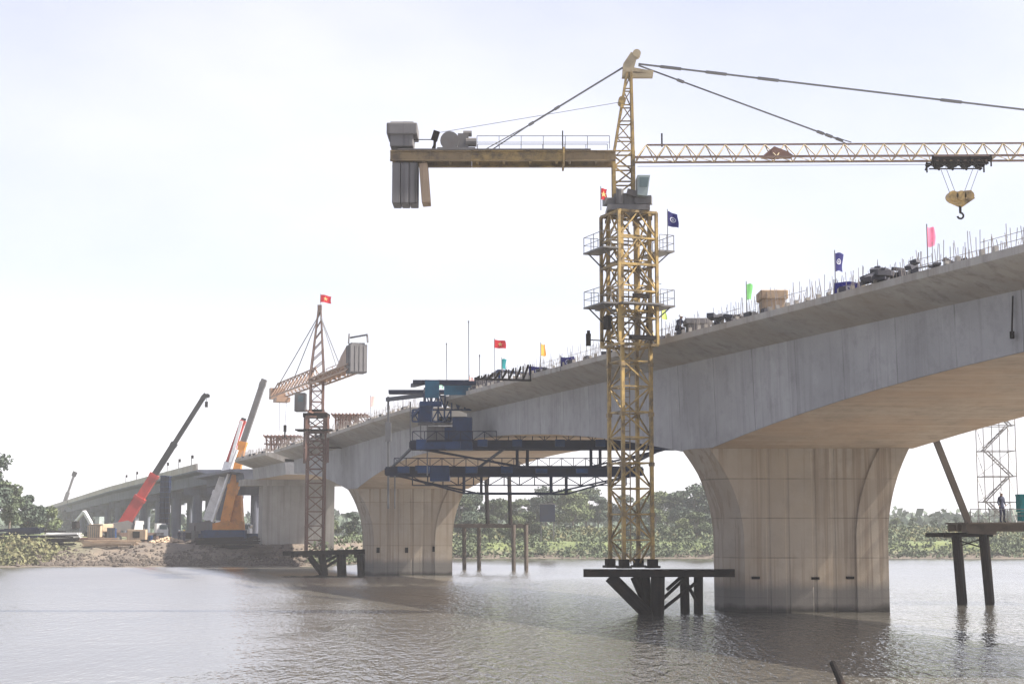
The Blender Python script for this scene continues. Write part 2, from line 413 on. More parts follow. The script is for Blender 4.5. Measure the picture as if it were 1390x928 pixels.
def pier(dp, ztop, label, holes):
    x = sh(dp)
    t = thing('bridge_pier', (15.6 + x, dp + 1.7, 0), label, 'pier')
    H = ztop
    rings = []
    zs = [-1.6, 0, 1, 2, 3, 3.7, 4.3, 4.9, 5.4, 5.9, 6.4, 6.9, 7.3, 7.7, 8.05, 8.35, 8.52]
    zs = [z - 8.52 + H for z in zs]; zs[0] = -1.6
    for z in zs:
        a = max(0, min(1, (z - (H - 5.1)) / 5.1)); f = a ** 2.15
        fl, sl, fr, sr = 12.1 - 1.78 * f, 11.15 - 1.5 * f, 17.85 + 1.35 * f, 19.55 + 1.25 * f
        k = -K * 3.4
        ring = [(fl, 0)]
        for gx_ in (13.35, 14.35, 15.75, 16.75):
            ring += [(gx_ - .12, 0), (gx_ - .07, .035), (gx_ + .07, .035), (gx_ + .12, 0)]
        ring += [(fr, 0), (fr + .05, -.13), (sr, -.13), (sr + k * .2, .8), (sr + k * .9, 3.4), (fr + k, 3.5), (fl + k + .2, 3.5), (sl - .35, 2.5), (sl, 1.2)]
        rings.append([(u + x, dp + v, z) for u, v in ring])
    MB().loft(rings).build('shaft', M['pier'], t)
    # recessed rustication grooves read as thin dark strips standing in the face
    for px_, z in holes:
        h = MB()
        c = Vector((px_ + x, dp - .02, z))
        h.box(c + Vector((0, .05, 0)), (.42 if dp < 100 else .3, .2, .13 if dp < 100 else .5))
        h.build('drain_hole', M['darksteel'], t)
    return t
p1 = pier(85, ZS1 + .02, 'nearest flared concrete pier, brown face streaked and standing in the river', [(12.65, 1.75), (15.75, 1.72), (17.55, 1.75)])
p2 = pier(155, ZS2 + .02, 'second flared concrete pier beyond the yellow crane mast, beside the rusty tower crane', [(12.5, 2.35), (15.2, 2.35), (17.8, 2.45)])
t = thing('bridge_pier', (15.6 + sh(205), 205, 1), 'plain slab wall pier with cap beam at the edge of the left bank', 'pier')
x = sh(204)
MB().prism([(11.6 + x, 204, -1), (20.6 + x, 204, -1), (20.6 + x, 204, HC + 5.6), (11.6 + x, 204, HC + 5.6)], (-K * 2.4, 2.4, 0)).build('shaft', M['pier_back'], t)
MB().prism([(9.4 + x, 203.2, HC + 5.6), (22.4 + x, 203.2, HC + 5.6), (22.4 + x, 203.2, HC + 6.4), (9.4 + x, 203.2, HC + 6.4)], (-K * 3.8, 3.8, 0)).build('cap_beam', M['pier_back'], t)
for s_ in (11.2, 20.8):
    MB().bar((s_ + x + .9, 202.2, -.5), (s_ + x + .9, 202.2, 2.0), .8).build('stub_column', M['slab'], t)

# approach viaduct on the left bank
t = thing('approach_viaduct', (sh(330) + 15, 330, HC + 6), 'long grey approach viaduct descending to the left behind the mobile cranes', 'viaduct')
ds = [233 + 8 * i for i in range(36)]
deck, para = [], []
for d in ds:
    x, ze = sh(d), zedge(d)
    deck.append([(XE + x, d, ze - .1), (XE + 1.4 + x, d, ze - .35), (XE + 1.5 + x, d, ze - 1.9), (XER - 1.5 + x, d, ze - 1.9), (XER - 1.4 + x, d, ze - .35), (XER + x, d, ze - .1), (XER + x, d, ze + .2), (XE + x, d, ze + .2)])
    para.append([(XE + x - .04, d, ze + .1), (XE + x + .25, d, ze + .1), (XE + x + .2, d, ze + 1.05), (XE + x - .04, d, ze + 1.05)])
lo = []
for d in (205.2, 214, 223, 232.6):
    x, ze = sh(d), HC + 7.55
    lo.append([(XE + x - .3, d, ze - .15), (XE + 1.4 + x, d, ze - .35), (XE + 1.5 + x, d, ze - 1.3), (XER - 1.5 + x, d, ze - 1.3), (XER - 1.4 + x, d, ze - .35), (XER + x, d, ze - .15), (XER + x, d, ze + .2), (XE + x - .3, d, ze + .2)])
MB().loft(lo).build('end_span_deck', M['viaduct'], t)
MB().loft(deck).build('deck', M['viaduct'], t); MB().loft(para).build('parapet', M['slab'], t)
for d in (238, 250, 262, 274, 300, 316):
    x = XE + sh(d) + .1; z = zedge(d) + 1.05
    MB().bar((x, d, z), (x, d, z + 1.3), .09).box((x + .12, d, z + 1.2), (.35, .2, .5)).build('railing_post', M['darksteel'], t)
vp = None
for i in range(13):
    d = 231 + i * 20.5; x = sh(d); zt = zedge(d) - (2.35 if i == 0 else 1.9)
    t = thing('viaduct_pier', (x + 15.7, d, 2), 'grey two-column viaduct pier with cross beam under the approach deck', 'pier', 'column piers of the approach viaduct')
    MB().prism([(9.2 + x, d, zt - 1.1), (22.3 + x, d, zt - 1.1), (22.3 + x, d, zt - .01), (9.2 + x, d, zt - .01)], (0, 1.6, 0)).build('cross_beam', M['viaduct'], t)
    for xo in (11.2, 20.2):
        MB().tube((xo + x, d + .8, 1), (xo + x, d + .8, zt - 1.1), .75, 14).build('column', M['viaduct'], t)

# ------------------------------------------------------------------ lattice tools
def mast_parts(t, o, rz, w, z0, z1, panel, lt, bt, mat, tag_leg='mast_leg', tag_br='mast_bracing', dark=None, z_split=None):
    X = XF((o[0], o[1], 0), rz)
    h = w / 2; cs = [(-h, -h), (h, -h), (h, h), (-h, h)]
    for k, (a, b) in enumerate(cs):
        MB(X).bar((a, b, z0), (a, b, z1), lt).build(tag_leg, dark if (dark and k == 2) else mat, t)
    m = MB(X); n = max(1, round((z1 - z0) / panel)); p = (z1 - z0) / n
    for i in range(n):
        za, zb = z0 + i * p, z0 + (i + 1) * p
        for k in range(4):
            a, b = cs[k], cs[(k + 1) % 4]
            m.bar((*a, zb), (*b, zb), bt)
            if (i + k) % 2: a, b = b, a
            m.bar((*a, za), (*b, zb), bt)
            if bt > .05: mid = ((a[0] + b[0]) / 2, (a[1] + b[1]) / 2)
    m.build(tag_br, mat, t)

def railing(mb, pts, h=1.0, r=.03, posts=4):
    for a, b in zip(pts, pts[1:]):
        a, b = Vector(a), Vector(b); up = Vector((0, 0, h))
        mb.bar(a + up, b + up, r); mb.bar(a + up * .5, b + up * .5, r * .8)
        for i in range(posts + 1):
            p = a.lerp(b, i / posts); mb.bar(p, p + up, r)

# ------------------------------------------------------------------ yellow tower crane
CD = 83.8
base = at(857, 770, CD); cx, cy = base.x, CD
Zc = lambda py: at(857, py, CD).z
crane = thing('tower_crane', (cx, cy, base.z), 'tall yellow tower crane with horizontal jib, standing in the river against the girder', 'tower crane')
zt = Zc(290)
mast_parts(crane, (cx, cy), math.radians(22), 1.62, base.z + .1, zt, 1.28, .17, .075, M['yellow'])
for a in (-.81, .81):
    for b in (-.81, .81):
        MB(XF((cx, cy, 0), math.radians(22))).box((a, b, base.z + .22), (.42, .42, .45)).box((a, b, base.z + .05), (.6, .6, .12)).build('base_shoe', M['darksteel'], crane)
lad = MB(XF((cx, cy, 0), math.radians(22)))
for a in (-.2, .2): lad.bar((a, .45, base.z + .2), (a, .45, zt), .045)
z = base.z + .4
while z < zt: lad.bar((-.2, .45, z), (.2, .45, z), .03); z += .3
lad.build('ladder', M['greyyellow'], crane)
gp = MB(XF((cx, cy, 0), math.radians(22)))
z = base.z + 2.7
while z < zt:
    for a in (-.81, .81):
        for b in (-.81, .81): gp.box((a, b, z), (.24, .24, .2))
    z += 2.56
tag(gp.build('splice_plate', M['greyyellow'], crane), kind='stuff')
# climbing frame round the mast top
rz = math.radians(22); X = XF((cx, cy, 0), rz)
za, zb = Zc(470), Zc(292)
fr = MB(X); h = 1.08; cs = [(-h, -h), (h, -h), (h, h), (-h, h)]
for a, b in cs: fr.bar((a, b, za), (a, b, zb), .15)
n = 5
for i in range(n + 1):
    z = za + (zb - za) * i / n
    for k in range(4):
        a, b = cs[k], cs[(k + 1) % 4]
        fr.bar((*a, z), (*b, z), .13 if i in (0, 3, 5) else .09)
        if i < n:
            z2 = za + (zb - za) * (i + 1) / n
            mx, my = (a[0] + b[0]) / 2, (a[1] + b[1]) / 2
            fr.bar((*a, z), (mx, my, z2), .07); fr.bar((*b, z), (mx, my, z2), .07)
cf = fr.build('climbing_frame', M['yellow'], crane)
for a_, b_, r_ in (((0, h + .15, za + .4), (0, h + .15, za + 3.2), .14), ((h + .1, .2, za + .6), (h + .1, .2, za + 2.2), .1)): MB(X).tube(a_, b_, r_).build('jacking_ram', M['darksteel'], cf)
for c_, d_ in (((-h - .1, .1, za + 1.2), (.3, .5, .7)), ((.1, -h - .12, za + 2.5), (.9, .2, .22)), ((.2, -h - .1, za + .35), (1.4, .3, .2))): MB(X).box(c_, d_).build('control_box', M['darksteel'], cf)
for zz in (Zc(343), Zc(417)):
    pl = MB(X)
    for a0, a1, b0, b1 in ((-2.05, -1.18, -1.25, 1.25), (1.18, 2.05, -1.25, 1.25), (-1.18, 1.18, 1.15, 1.7), (-1.18, 1.18, -1.7, -1.15)):
        if zz > Zc(400) and abs(a0) < 1.2 and a0 == -1.18: continue
        pl.box(((a0 + a1) / 2, (b0 + b1) / 2, zz), (a1 - a0, b1 - b0, .09))
        if abs(a0) > 1.19 or a1 > 1.2:
            s_ = -1 if a0 < 0 else 1
            for b in (-.9, .9): pl.bar((s_ * 1.1, b, zz - .75), (s_ * 1.9, b, zz - .05), .06)
    pf = pl.build('work_platform', M['greysteel'], cf)
    for s_ in (-1, 1):
        rr = MB(X); railing(rr, [(s_ * 1.2, -1.22, zz), (s_ * 2.02, -1.22, zz), (s_ * 2.02, 1.22, zz), (s_ * 1.2, 1.22, zz)], .85, .028, 2)
        rr.build('railing', M['greysteel'], pf)
la = at(800, 461, CD - 1)
lm = MB().bar(la, la + Vector((1.1, .6, 0)), .05); lm.box(la + Vector((-.05, 0, 0)), (.25, .25, .62)); lm.box(la + Vector((-.05, -.14, .38)), (.16, .1, .16))
lm.build('lamp_arm', M['darksteel'], cf)
# slewing unit
sl = MB(XF((cx, cy, 0)))
sl.box((-.05, 0, Zc(286)), (2.2, 2.1, .28)); sl.box((.05, .1, Zc(273)), (1.7, 1.7, .5)); sl.tube((0, 0, Zc(284)), (0, 0, Zc(266)), .78, 20)
sl.box((-.95, -.5, Zc(277)), (.75, .6, .35), rz=.2); sl.box((.75, -.75, Zc(276)), (.85, .5, .42), rz=-.2); sl.tube((-.5, -.9, Zc(282)), (-.5, -.9, Zc(262)), .2, 10); sl.box((.3, -.95, Zc(268)), (.9, .25, .3), ry=.25)
sl.build('slewing_unit', M['greysteel'], crane)
mast_parts(crane, (cx - .25, cy), 0, 1.02, Zc(270), Zc(208), .95, .16, .075, M['yellow'], 'turret_leg', 'turret_bracing')
# tower head
th = MB(); za, zb = Zc(212), Zc(100); q0 = [(-.76, -.5), (.26, -.5), (.26, .5), (-.76, .5)]; q1 = [(-.02, -.22), (.2, -.22), (.2, .22), (-.02, .22)]
P = lambda k, u: Vector((cx + q0[k][0] * (1 - u) + q1[k][0] * u, cy + q0[k][1] * (1 - u) + q1[k][1] * u, za + (zb - za) * u))
for k in range(4): th.bar(P(k, 0), P(k, 1), .13)
for i in range(5):
    u, u2 = i / 5, (i + 1) / 5
    for k in range(4):
        th.bar(P(k, u2), P((k + 1) % 4, u2), .06)
        a, b = (k, (k + 1) % 4) if i % 2 else ((k + 1) % 4, k)
        th.bar(P(a, u), P(b, u2), .05)
th.bar((cx - .35, cy - .5, Zc(150)), (cx - .3, cy + .5, Zc(150)), .1); th.tube((cx - .3, cy - .4, Zc(138)), (cx - .3, cy + .4, Zc(138)), .2, 12)
th.build('tower_head', M['yellow'], crane)
ah = MB()
ah.prism([(cx - .28, cy - .2, Zc(106)), (cx + .22, cy - .2, Zc(106)), (cx + .42, cy - .2, Zc(88)), (cx + .55, cy - .2, Zc(76)), (cx + .2, cy - .2, Zc(72)), (cx - .22, cy - .2, Zc(88))], (0, .4, 0))
ah.tube((cx + .5, cy - .25, Zc(74)), (cx + .5, cy + .25, Zc(74)), .22, 14)
ah.prism([(cx + .2, cy - .15, Zc(92)), (cx + 1.25, cy - .15, Zc(97)), (cx + 1.3, cy - .15, Zc(101)), (cx + .3, cy - .15, Zc(98))], (0, .3, 0))
ah.box((cx + .72, cy, Zc(103)), (1.25, .35, .22)); ah.bar((cx + 1.25, cy, Zc(105)), (cx + 1.3, cy, Zc(96)), .2)
ah.build('apex_head', M['paleyellow'], crane)
# jib: triangular truss
JB, JT = Zc(217), Zc(197); JL = 42.0; x0 = cx + .45; JW = .62
jr = math.radians(-1.2)
J = XF((x0, cy, 0), jr)
for s_ in (-1, 1): MB(J).bar((-.1, s_ * JW, JB), (JL, s_ * JW, JB), .1).build('jib_bottom_chord', M['dullrust'], crane)
MB(J).bar((.55, 0, JT), (JL - .6, 0, JT), .085).build('jib_top_chord', M['dullrust'], crane)
lc = MB(J); pt = 1.04; i = 0
while i * pt < JL - 1:
    xa, xm, xb = i * pt, i * pt + pt / 2, (i + 1) * pt
    for s_ in (-1, 1):
        lc.bar((xa, s_ * JW, JB), (xm, 0, JT), .048); lc.bar((xm, 0, JT), (xb, s_ * JW, JB), .048)
    lc.bar((xa, -JW, JB), (xa, JW, JB), .05); lc.bar((xa, -JW, JB), (xb, JW, JB), .035)
    i += 1
lc.build('jib_lacing', M['paleyellow'], crane)
jx = MB(J); jx.box((7.3, 0, JB + .28), (.5, .9, .38)); jx.prism([(6.6, -.4, JB + .1), (8.2, -.4, JB + .1), (7.9, -.4, JB + .32), (7.2, -.4, JB + .6)], (0, .8, 0))
jx.build('trolley_winch', M['rustred'], crane)
MB(J).bar((1.35, 0, JT - .1), (1.35, 0, JT + .62), .08).build('beacon_post', M['darksteel'], crane)
# counter-jib
xl = at(531, 215, CD).x; CB = Zc(216)
xj1, xj2, xj3 = at(640, 216, CD).x, at(766, 216, CD).x, cx - .7
jt = None
for xa_, xb_, mt_ in ((xl, xj1, 'greyyellow'), (xj1, xj2, 'yellow'), (xj2, xj3, 'greyyellow')):
    cj = MB()
    for s_ in (-1, 1):
        for z_ in (.24, -.24): cj.box(((xa_ + xb_) / 2, cy + s_ * .75, CB + z_), (xb_ - xa_ - .01, .26, .07))
        cj.box(((xa_ + xb_) / 2, cy + s_ * .75, CB), (xb_ - xa_ - .01, .06, .42))
        xx = xa_ + .5
        while xx < xb_ - .2: cj.box((xx, cy + s_ * .75, CB), (.04, .24, .42)); xx += 1.6
    xx = xa_ + .3
    while xx < xb_ - .1: cj.box((xx, cy, CB), (.12, 1.4, .3)); xx += 1.4
    if mt_ == 'yellow': cj.box((xj2 - .05, cy, CB), (.1, 1.95, .86))
    o = cj.build('counter_jib_section', M[mt_], crane); jt = jt or o
dk = MB(); dk.box(((xl + cx) / 2 - .8, cy, CB + .31), (cx - xl - 2.4, 1.9, .06)); dk.build('walkway', M['greysteel'], jt)
for s_ in (-.92, .92):
    rr = MB(); railing(rr, [(at(648, 200, CD).x, cy + s_, CB + .34), (at(826, 200, CD).x, cy + s_, CB + .34)], .68, .03, 6)
    rr.build('railing', M['wire'], jt)
MB().bar((at(763, 200, CD).x, cy - .9, CB + .3), (at(763, 200, CD).x, cy - .9, CB + 1.3), .06).build('beacon_post', M['darksteel'], jt)
wn = MB(); wx = at(620, 190, CD).x; wz = CB + .34
wn.box((wx, cy, wz + .06), (2.0, 1.5, .12)); wn.tube((wx - .35, cy - .6, wz + .5), (wx - .35, cy + .6, wz + .5), .4, 16); wn.tube((wx - .35, cy - .66, wz + .5), (wx - .35, cy - .6, wz + .5), .5, 16)
wn.box((wx + .35, cy - .2, wz + .5), (.55, .8, .8)); wn.tube((wx + .35, cy - .3, wz + .95), (wx + .8, cy - .3, wz + .95), .16, 10); wn.tube((wx + .5, cy - .45, wz + .45), (wx + 1.05, cy - .45, wz + .45), .24, 12); wn.tube((wx + .5, cy + .3, wz + .65), (wx + 1.0, cy + .3, wz + .65), .22, 12)
wn.build('hoist_winch', M['greysteel'], jt)
ml = MB(); mx = at(590, 190, CD).x
ml.bar((mx, cy - .4, CB + .3), (mx + .05, cy - .4, CB + 1.3), .14); ml.box((mx + .06, cy - .4, CB + 1.15), (.32, .3, .5), ry=.3); ml.bar((mx - .15, cy - .4, CB + .34), (mx + .1, cy - .4, CB + .9), .08); ml.bar((mx - 1.6, cy - .4, CB + .95), (mx, cy - .4, CB + .95), .04)
ml.build('cable_guide', M['darksteel'], jt)
tb = MB(); bx = at(547, 186, CD).x
tb.box((bx - .02, cy, Zc(195)), (1.22, 1.6, .66)); tb.box((bx, cy, Zc(180)), (1.6, 1.9, .62)); tb.box((bx, cy, Zc(171.5)), (1.25, 1.6, .14))
tb.build('ballast_block', M['ballast'], crane, bevel=.06)
for k in range(3):
    hb = MB(); hx = at(539 + 11.6 * k, 250, CD).x
    hb.box((hx, cy, Zc(252)), (.42, 1.5, 2.15)); hb.bar((hx, cy - .5, Zc(228)), (hx, cy - .5, Zc(206)), .08)
    hb.build('hanging_counterweight', M['ballast'], crane, bevel=.04)
hb = MB(); hx = at(577, 250, CD).x
hb.box((hx, cy, Zc(251)), (.44, 1.3, 2.1), ry=-.08); hb.bar((hx - .1, cy - .4, Zc(228)), (hx - .1, cy - .4, Zc(206)), .08)
tag(hb.build('hanging_counterweight', M['ballast_tan'], crane, bevel=.05), 'tan tilted counterweight slab')
# pendants
def pendant(a, b, joints, r=.035, gap=.22, side=1):
    m = MB(); a, b = Vector(a), Vector(b)
    k = a.lerp(b, joints[-2] if len(joints) > 2 else .6)
    m.bar(a, k, r * 2.4)
    for s_ in (-gap, gap): m.bar(k, b + Vector((0, s_ * 2.5, 0)), r * 1.5)
    for u in joints:
        p, p2 = a.lerp(b, u - .016), a.lerp(b, u + .016); m.bar(p, p2, .2, .12)
    return m.build('pendant_bar', M['wire'], crane)
pendant((cx - .1, cy, Zc(90)), (at(655, 204, CD).x, cy, CB + .3), (.48, .66, .97))
pendant((cx + .6, cy, Zc(87)), J(JL * .82, 0, JT), (.05, .12, .2, .48, .62, .8), .035)
pendant((cx + .6, cy, Zc(89)), J(11.25, 0, JT + .02), (.2, .86, .9, .95), .03, .12)
hr = MB(); 
hr.bar((mx + .1, cy - .4, CB + 1.3), (cx - .35, cy - .2, Zc(140)), .022); hr.bar((cx + .5, cy, Zc(226)), J(18, .2, JB - .28), .022)
hr.build('hoist_rope', M['wire'], crane)
# cab
cb = MB(); c0 = at(872, 262, CD - .9)
cb.prism([(c0.x - .3, CD - 1.5, Zc(272)), (c0.x + .2, CD - 1.5, Zc(274)), (c0.x + .36, CD - 1.5, Zc(246)), (c0.x - .3, CD - 1.5, Zc(246))], (0, 1.2, 0))
cab = cb.build('cabin', M['cabin'], crane)
MB().prism([(c0.x - .2, CD - 1.53, Zc(262)), (c0.x + .2, CD - 1.53, Zc(262)), (c0.x + .29, CD - 1.53, Zc(249)), (c0.x - .2, CD - 1.53, Zc(249))], (0, .025, 0)).build('window', M['glass'], cab)
# trolley and hook block
tx = at(1299, 228, CD).x - x0
tr = MB(J); tr.box((tx, 0, JB - .2), (2.9, .12, .1)); 
for s_ in (-.7, .7):
    tr.box((tx, s_, JB - .16), (3.1, .1, .16)); tr.box((tx, s_ * .9, JB - .42), (2.8, .06, .06))
for i in range(9):
    a = tx - 1.45 + i * .36
    for s_ in (-.7, .7):
        tr.tube((a, s_ - .05, JB - .2), (a, s_ + .05, JB - .2), .13, 10); tr.bar((a, s_, JB - .1), (a + (.2 if i % 2 else -.15), s_ * .9, JB - .5), .06)
    if i % 2: tr.tube((a, -.3, JB - .38), (a, .3, JB - .38), .17, 10)
for a in (-1.5, 1.5): tr.bar((tx + a, -.7, JB - .6), (tx + a, -.7, JB), .07); tr.bar((tx + a, .7, JB - .6), (tx + a, .7, JB), .07)
tr.build('trolley', M['darksteel'], crane)
hp = at(1303, 270, CD); hb = MB()
hb.prism([(hp.x - .6, CD - .25, hp.z + .3), (hp.x + .55, CD - .25, hp.z + .42), (hp.x + .72, CD - .25, hp.z - .02), (hp.x + .1, CD - .25, hp.z - .45), (hp.x - .55, CD - .25, hp.z - .15)], (0, .5, 0))
for a in (-.42, 0, .42): hb.tube((hp.x + a, CD - .34, hp.z + .12), (hp.x + a, CD + .34, hp.z + .12), .26, 14)
hk = hb.build('hook_block', M['yellow'], crane)
h2 = MB(); h2.tube((hp.x, CD, hp.z - .4), (hp.x, CD, hp.z - .75), .07)
for i in range(8):
    a, b = math.radians(100 - i * 34), math.radians(100 - (i + 1) * 34)
    h2.tube((hp.x + .16 * math.cos(a), CD, hp.z - .9 + .16 * math.sin(a)), (hp.x + .16 * math.cos(b), CD, hp.z - .9 + .16 * math.sin(b)), .055, 6)
h2.build('hook', M['darksteel'], hk)
rp = MB()
for a, b in ((-.5, -1.0), (-.2, -.7), (.2, .8), (.5, 1.1)): rp.bar((hp.x + a, CD, hp.z + .25), J(tx + b, 0, JB - .4), .02)
rp.build('rope_fall', M['wire'], hk)

# piled platform that carries the yellow crane
def tub(mb, pa, pb, d, r, n=10): mb.tube(at(*pa, d), at(*pb, d), r, n)
bp = thing('piled_platform', at(860, 826, 84), 'dark steel piled platform under the yellow crane mast, tied to the nearest pier', 'platform')
bm_ = MB(); zb_ = at(860, 777, 84).z
for yy in (82.6, 84.9):
    a, b = at(792, 777, yy), at(997, 777, yy)
    bm_.box(((a.x + b.x) / 2, yy, zb_), (b.x - a.x, .3, .34))
for px_ in (800, 830, 850, 868, 886, 905, 930, 950, 970): bm_.box((at(px_, 777, 84).x, 83.8, zb_ + .02), (.25, 2.6, .26))
bm_.build('deck_beam', M['darksteel'], bp)
for pa, pb, r in (((828, 782), (878, 832), .32), ((862, 782), (884, 832), .26), ((876, 780), (879, 832), .24), ((893, 780), (892, 832), .36), ((929, 780), (930, 832), .24), ((948, 780), (948, 833), .24)):
    m = MB(); d = 83 + (r * 3 if r < .3 else 0); a, b = at(*pa, d), at(*pb, d); m.tube(a, b + (b - a).normalized() * 1.2, r, 12); m.build('pile', M['darksteel'], bp)
br = MB()
for pa, pb in (((900, 812), (929, 785)), ((900, 826), (945, 790)), ((929, 785), (948, 820)), ((905, 800), (925, 782))): tub(br, pa, pb, 83.3, .09)
br.build('brace', M['darksteel'], bp)

# ------------------------------------------------------------------ second (rusty) tower crane
C2 = 158.0; b2 = at(427, 752, C2)
cr2 = thing('tower_crane', b2, 'rusty red tower crane with its jib swung away, a grey block at the near end', 'tower crane')
Z2 = lambda py: at(427, py, C2).z
mast_parts(cr2, (b2.x, C2), math.radians(12), 1.65, b2.z, Z2(560), 1.35, .2, .09, M['rustred'])
mast_parts(cr2, (b2.x, C2), math.radians(12), 2.1, Z2(628), Z2(566), 1.5, .2, .12, M['rustred'], 'climbing_frame_post', 'climbing_frame_bracing')
m = MB(); m.box((b2.x, C2, Z2(564)), (2.4, 2.2, .4)); m.box((b2.x - .1, C2, Z2(584)), (3.6, 2.9, .12)); m.tube((b2.x, C2, Z2(564)), (b2.x, C2, Z2(556)), .8, 16); m.build('slewing_unit', M['darksteel'], cr2)
mast_parts(cr2, (b2.x, C2), math.radians(12), 1.2, Z2(560), Z2(516), 1.1, .17, .08, M['rustred'], 'turret_leg', 'turret_bracing')
ap = at(434, 418, C2); m = MB()
for a in (-.7, .7):
    for b in (-.6, .6): m.bar((b2.x + a, C2 + b, Z2(518)), (ap.x + a * .15, C2 + b * .15, ap.z), .14)
for i in range(7):
    u = i / 7
    for b in (-.6, .6): m.bar((b2.x + (ap.x - b2.x) * u - .7 * (1 - u * .85), C2 + b * (1 - u), Z2(518) + (ap.z - Z2(518)) * u), (b2.x + (ap.x - b2.x) * (u + .14) + .7 * (1 - u * .85), C2 + b * (1 - u), Z2(518) + (ap.z - Z2(518)) * (u + .14)), .08)
m.bar(ap - Vector((0, 0, .4)), ap + Vector((0, 0, .3)), .4)
m.build('tower_head', M['dullrust'], cr2)
tip, tail = at(360, 538, 176), at(466, 500, 143)
jd = Vector((tip.x - tail.x, tip.y - tail.y, 0)); ja = math.atan2(jd.y, jd.x)
J2 = XF((b2.x, C2, Z2(519)), ja)
l1 = (Vector((tip.x, tip.y)) - Vector((b2.x, C2))).length; l0 = (Vector((tail.x, tail.y)) - Vector((b2.x, C2))).length
m = MB(J2)
for s_ in (-.75, .75): m.bar((.4, s_, 0), (l1, s_, 0), .13)
m.bar((.4, 0, 1.5), (l1 - .5, 0, 1.5), .12)
i = 0
while i < l1 - 1.5:
    for s_ in (-.75, .75): m.bar((i, s_, 0), (i + .9, 0, 1.5), .07); m.bar((i + .9, 0, 1.5), (i + 1.8, s_, 0), .07)
    m.bar((i, -.75, 0), (i, .75, 0), .07); i += 1.8
m.box((l1 - .5, 0, .4), (.8, 1.6, 1.2)); m.box((l1 - 3, 0, -.45), (1.8, 1.5, .5)); m.build('jib', M['palerust'], cr2)
m = MB(J2)
for s_ in (-.8, .8):
    m.box((-l0 / 2, s_, .3), (l0, .2, .12)); m.box((-l0 / 2, s_, -.2), (l0, .2, .12))
    for i in range(9): m.bar((-l0 * i / 9, s_, -.2 if i % 2 else .3), (-l0 * (i + 1) / 9, s_, .3 if i % 2 else -.2), .09)
for i in range(8): m.box((-l0 * i / 8 - .6, 0, .05), (.15, 1.6, .3))
m.box((-l0 / 2, 0, .42), (l0, 1.2, .06)); m.prism([(-l0 * .7, -.7, .45), (-l0 * .93, -.7, .45), (-l0 * .93, -.7, 2.0), (-l0 * .8, -.7, 1.3)], (0, 1.4, 0)); railing(m, [(0, -.9, .45), (-l0 * .7, -.9, .45)], .9, .06, 4)
m.build('counter_jib', M['palerust'], cr2)
m = MB(J2); m.box((-l0 + .1, 0, .75), (1.5, 1.55, 2.5)); m.box((-l0 + .1, 0, 2.05), (1.1, 1.2, .25)); 
for k in range(4): m.box((-l0 - .66, -.6 + k * .4, .75), (.08, .3, 2.3))
m.bar((-l0 - .7, -.8, 2.2), (-l0 - .5, -.8, 2.9), .14); m.bar((-l0 - .7, -.8, 2.9), (-l0 + .9, .4, 2.75), .14); m.bar((-l0 + .7, .6, 2.2), (-l0 + .9, .5, 3.1), .12)
m.build('ballast_block', M['ballast'], cr2)
m = MB()
apx = ap + Vector((0, 0, -.6))
for u in (.55, .95): m.bar(apx, J2(l1 * u, 0, 1.25), .07)
m.bar(apx, J2(-l0 * .75, .6, .6), .07); m.bar(apx, J2(-l0 * .4, -.6, .5), .06)
m.build('pendant_bar', M['wire'], cr2)
m = MB(); a = at(408, 546, 155); m.box(a, (1.0, 1.4, 1.75)); cab = m.build('cabin', M['greysteel'], cr2)
MB().box(a + Vector((.1, -.72, .3)), (.5, .05, .6)).build('window', M['glass'], cab)
MB().bar(a + Vector((.4, 0, -.7)), (b2.x, C2, Z2(562)), .15).build('cabin_bracket', M['rustred'], cr2)
m = MB(); a = J2(l1 - 3, 0, -.6); m.bar(a + Vector((-.25, 0, 0)), a + Vector((-.2, 0, -3.2)), .035); m.bar(a + Vector((.5, 0, 0)), a + Vector((.4, 0, -2.6)), .035); m.build('hoist_rope', M['wire'], cr2)
m = MB(); m.box(a + Vector((.4, 0, -2.9)), (.3, .25, .7)); m.tube(a + Vector((.4, 0, -3.2)), a + Vector((.38, 0, -3.9)), .09); m.build('hook_block', M['darksteel'], cr2)
bp = thing('piled_platform', at(440, 775, C2 - 1), 'low dark steel platform on piles under the rusty crane mast', 'platform')
m = MB()
for yy in (C2 - 1.6, C2 + 1.4):
    a, b = at(384, 751, yy), at(500, 748, yy); m.bar(a, b, .4, .45)
for px_ in (400, 416, 432, 446, 468, 485): m.box((at(px_, 750, C2).x, C2, b2.z - .1), (.35, 3.2, .35))
m.build('deck_beam', M['darksteel'], bp)
for pa, pb, r in (((420, 755), (436, 776), .3), ((437, 752), (440, 776), .35), ((463, 752), (464, 776), .45), ((489, 752), (490, 776), .35)):
    mm = MB(); a, b = at(*pa, C2 - 1.6), at(*pb, C2 - 1.6); mm.tube(a, b + (b - a) * .4, r, 10); mm.build('pile', M['darksteel'], bp)
m = MB(); tub(m, (438, 772), (463, 756), C2 - 1.6, .14); tub(m, (438, 764), (460, 752), C2 - 1.6, .14); m.build('brace', M['darksteel'], bp)

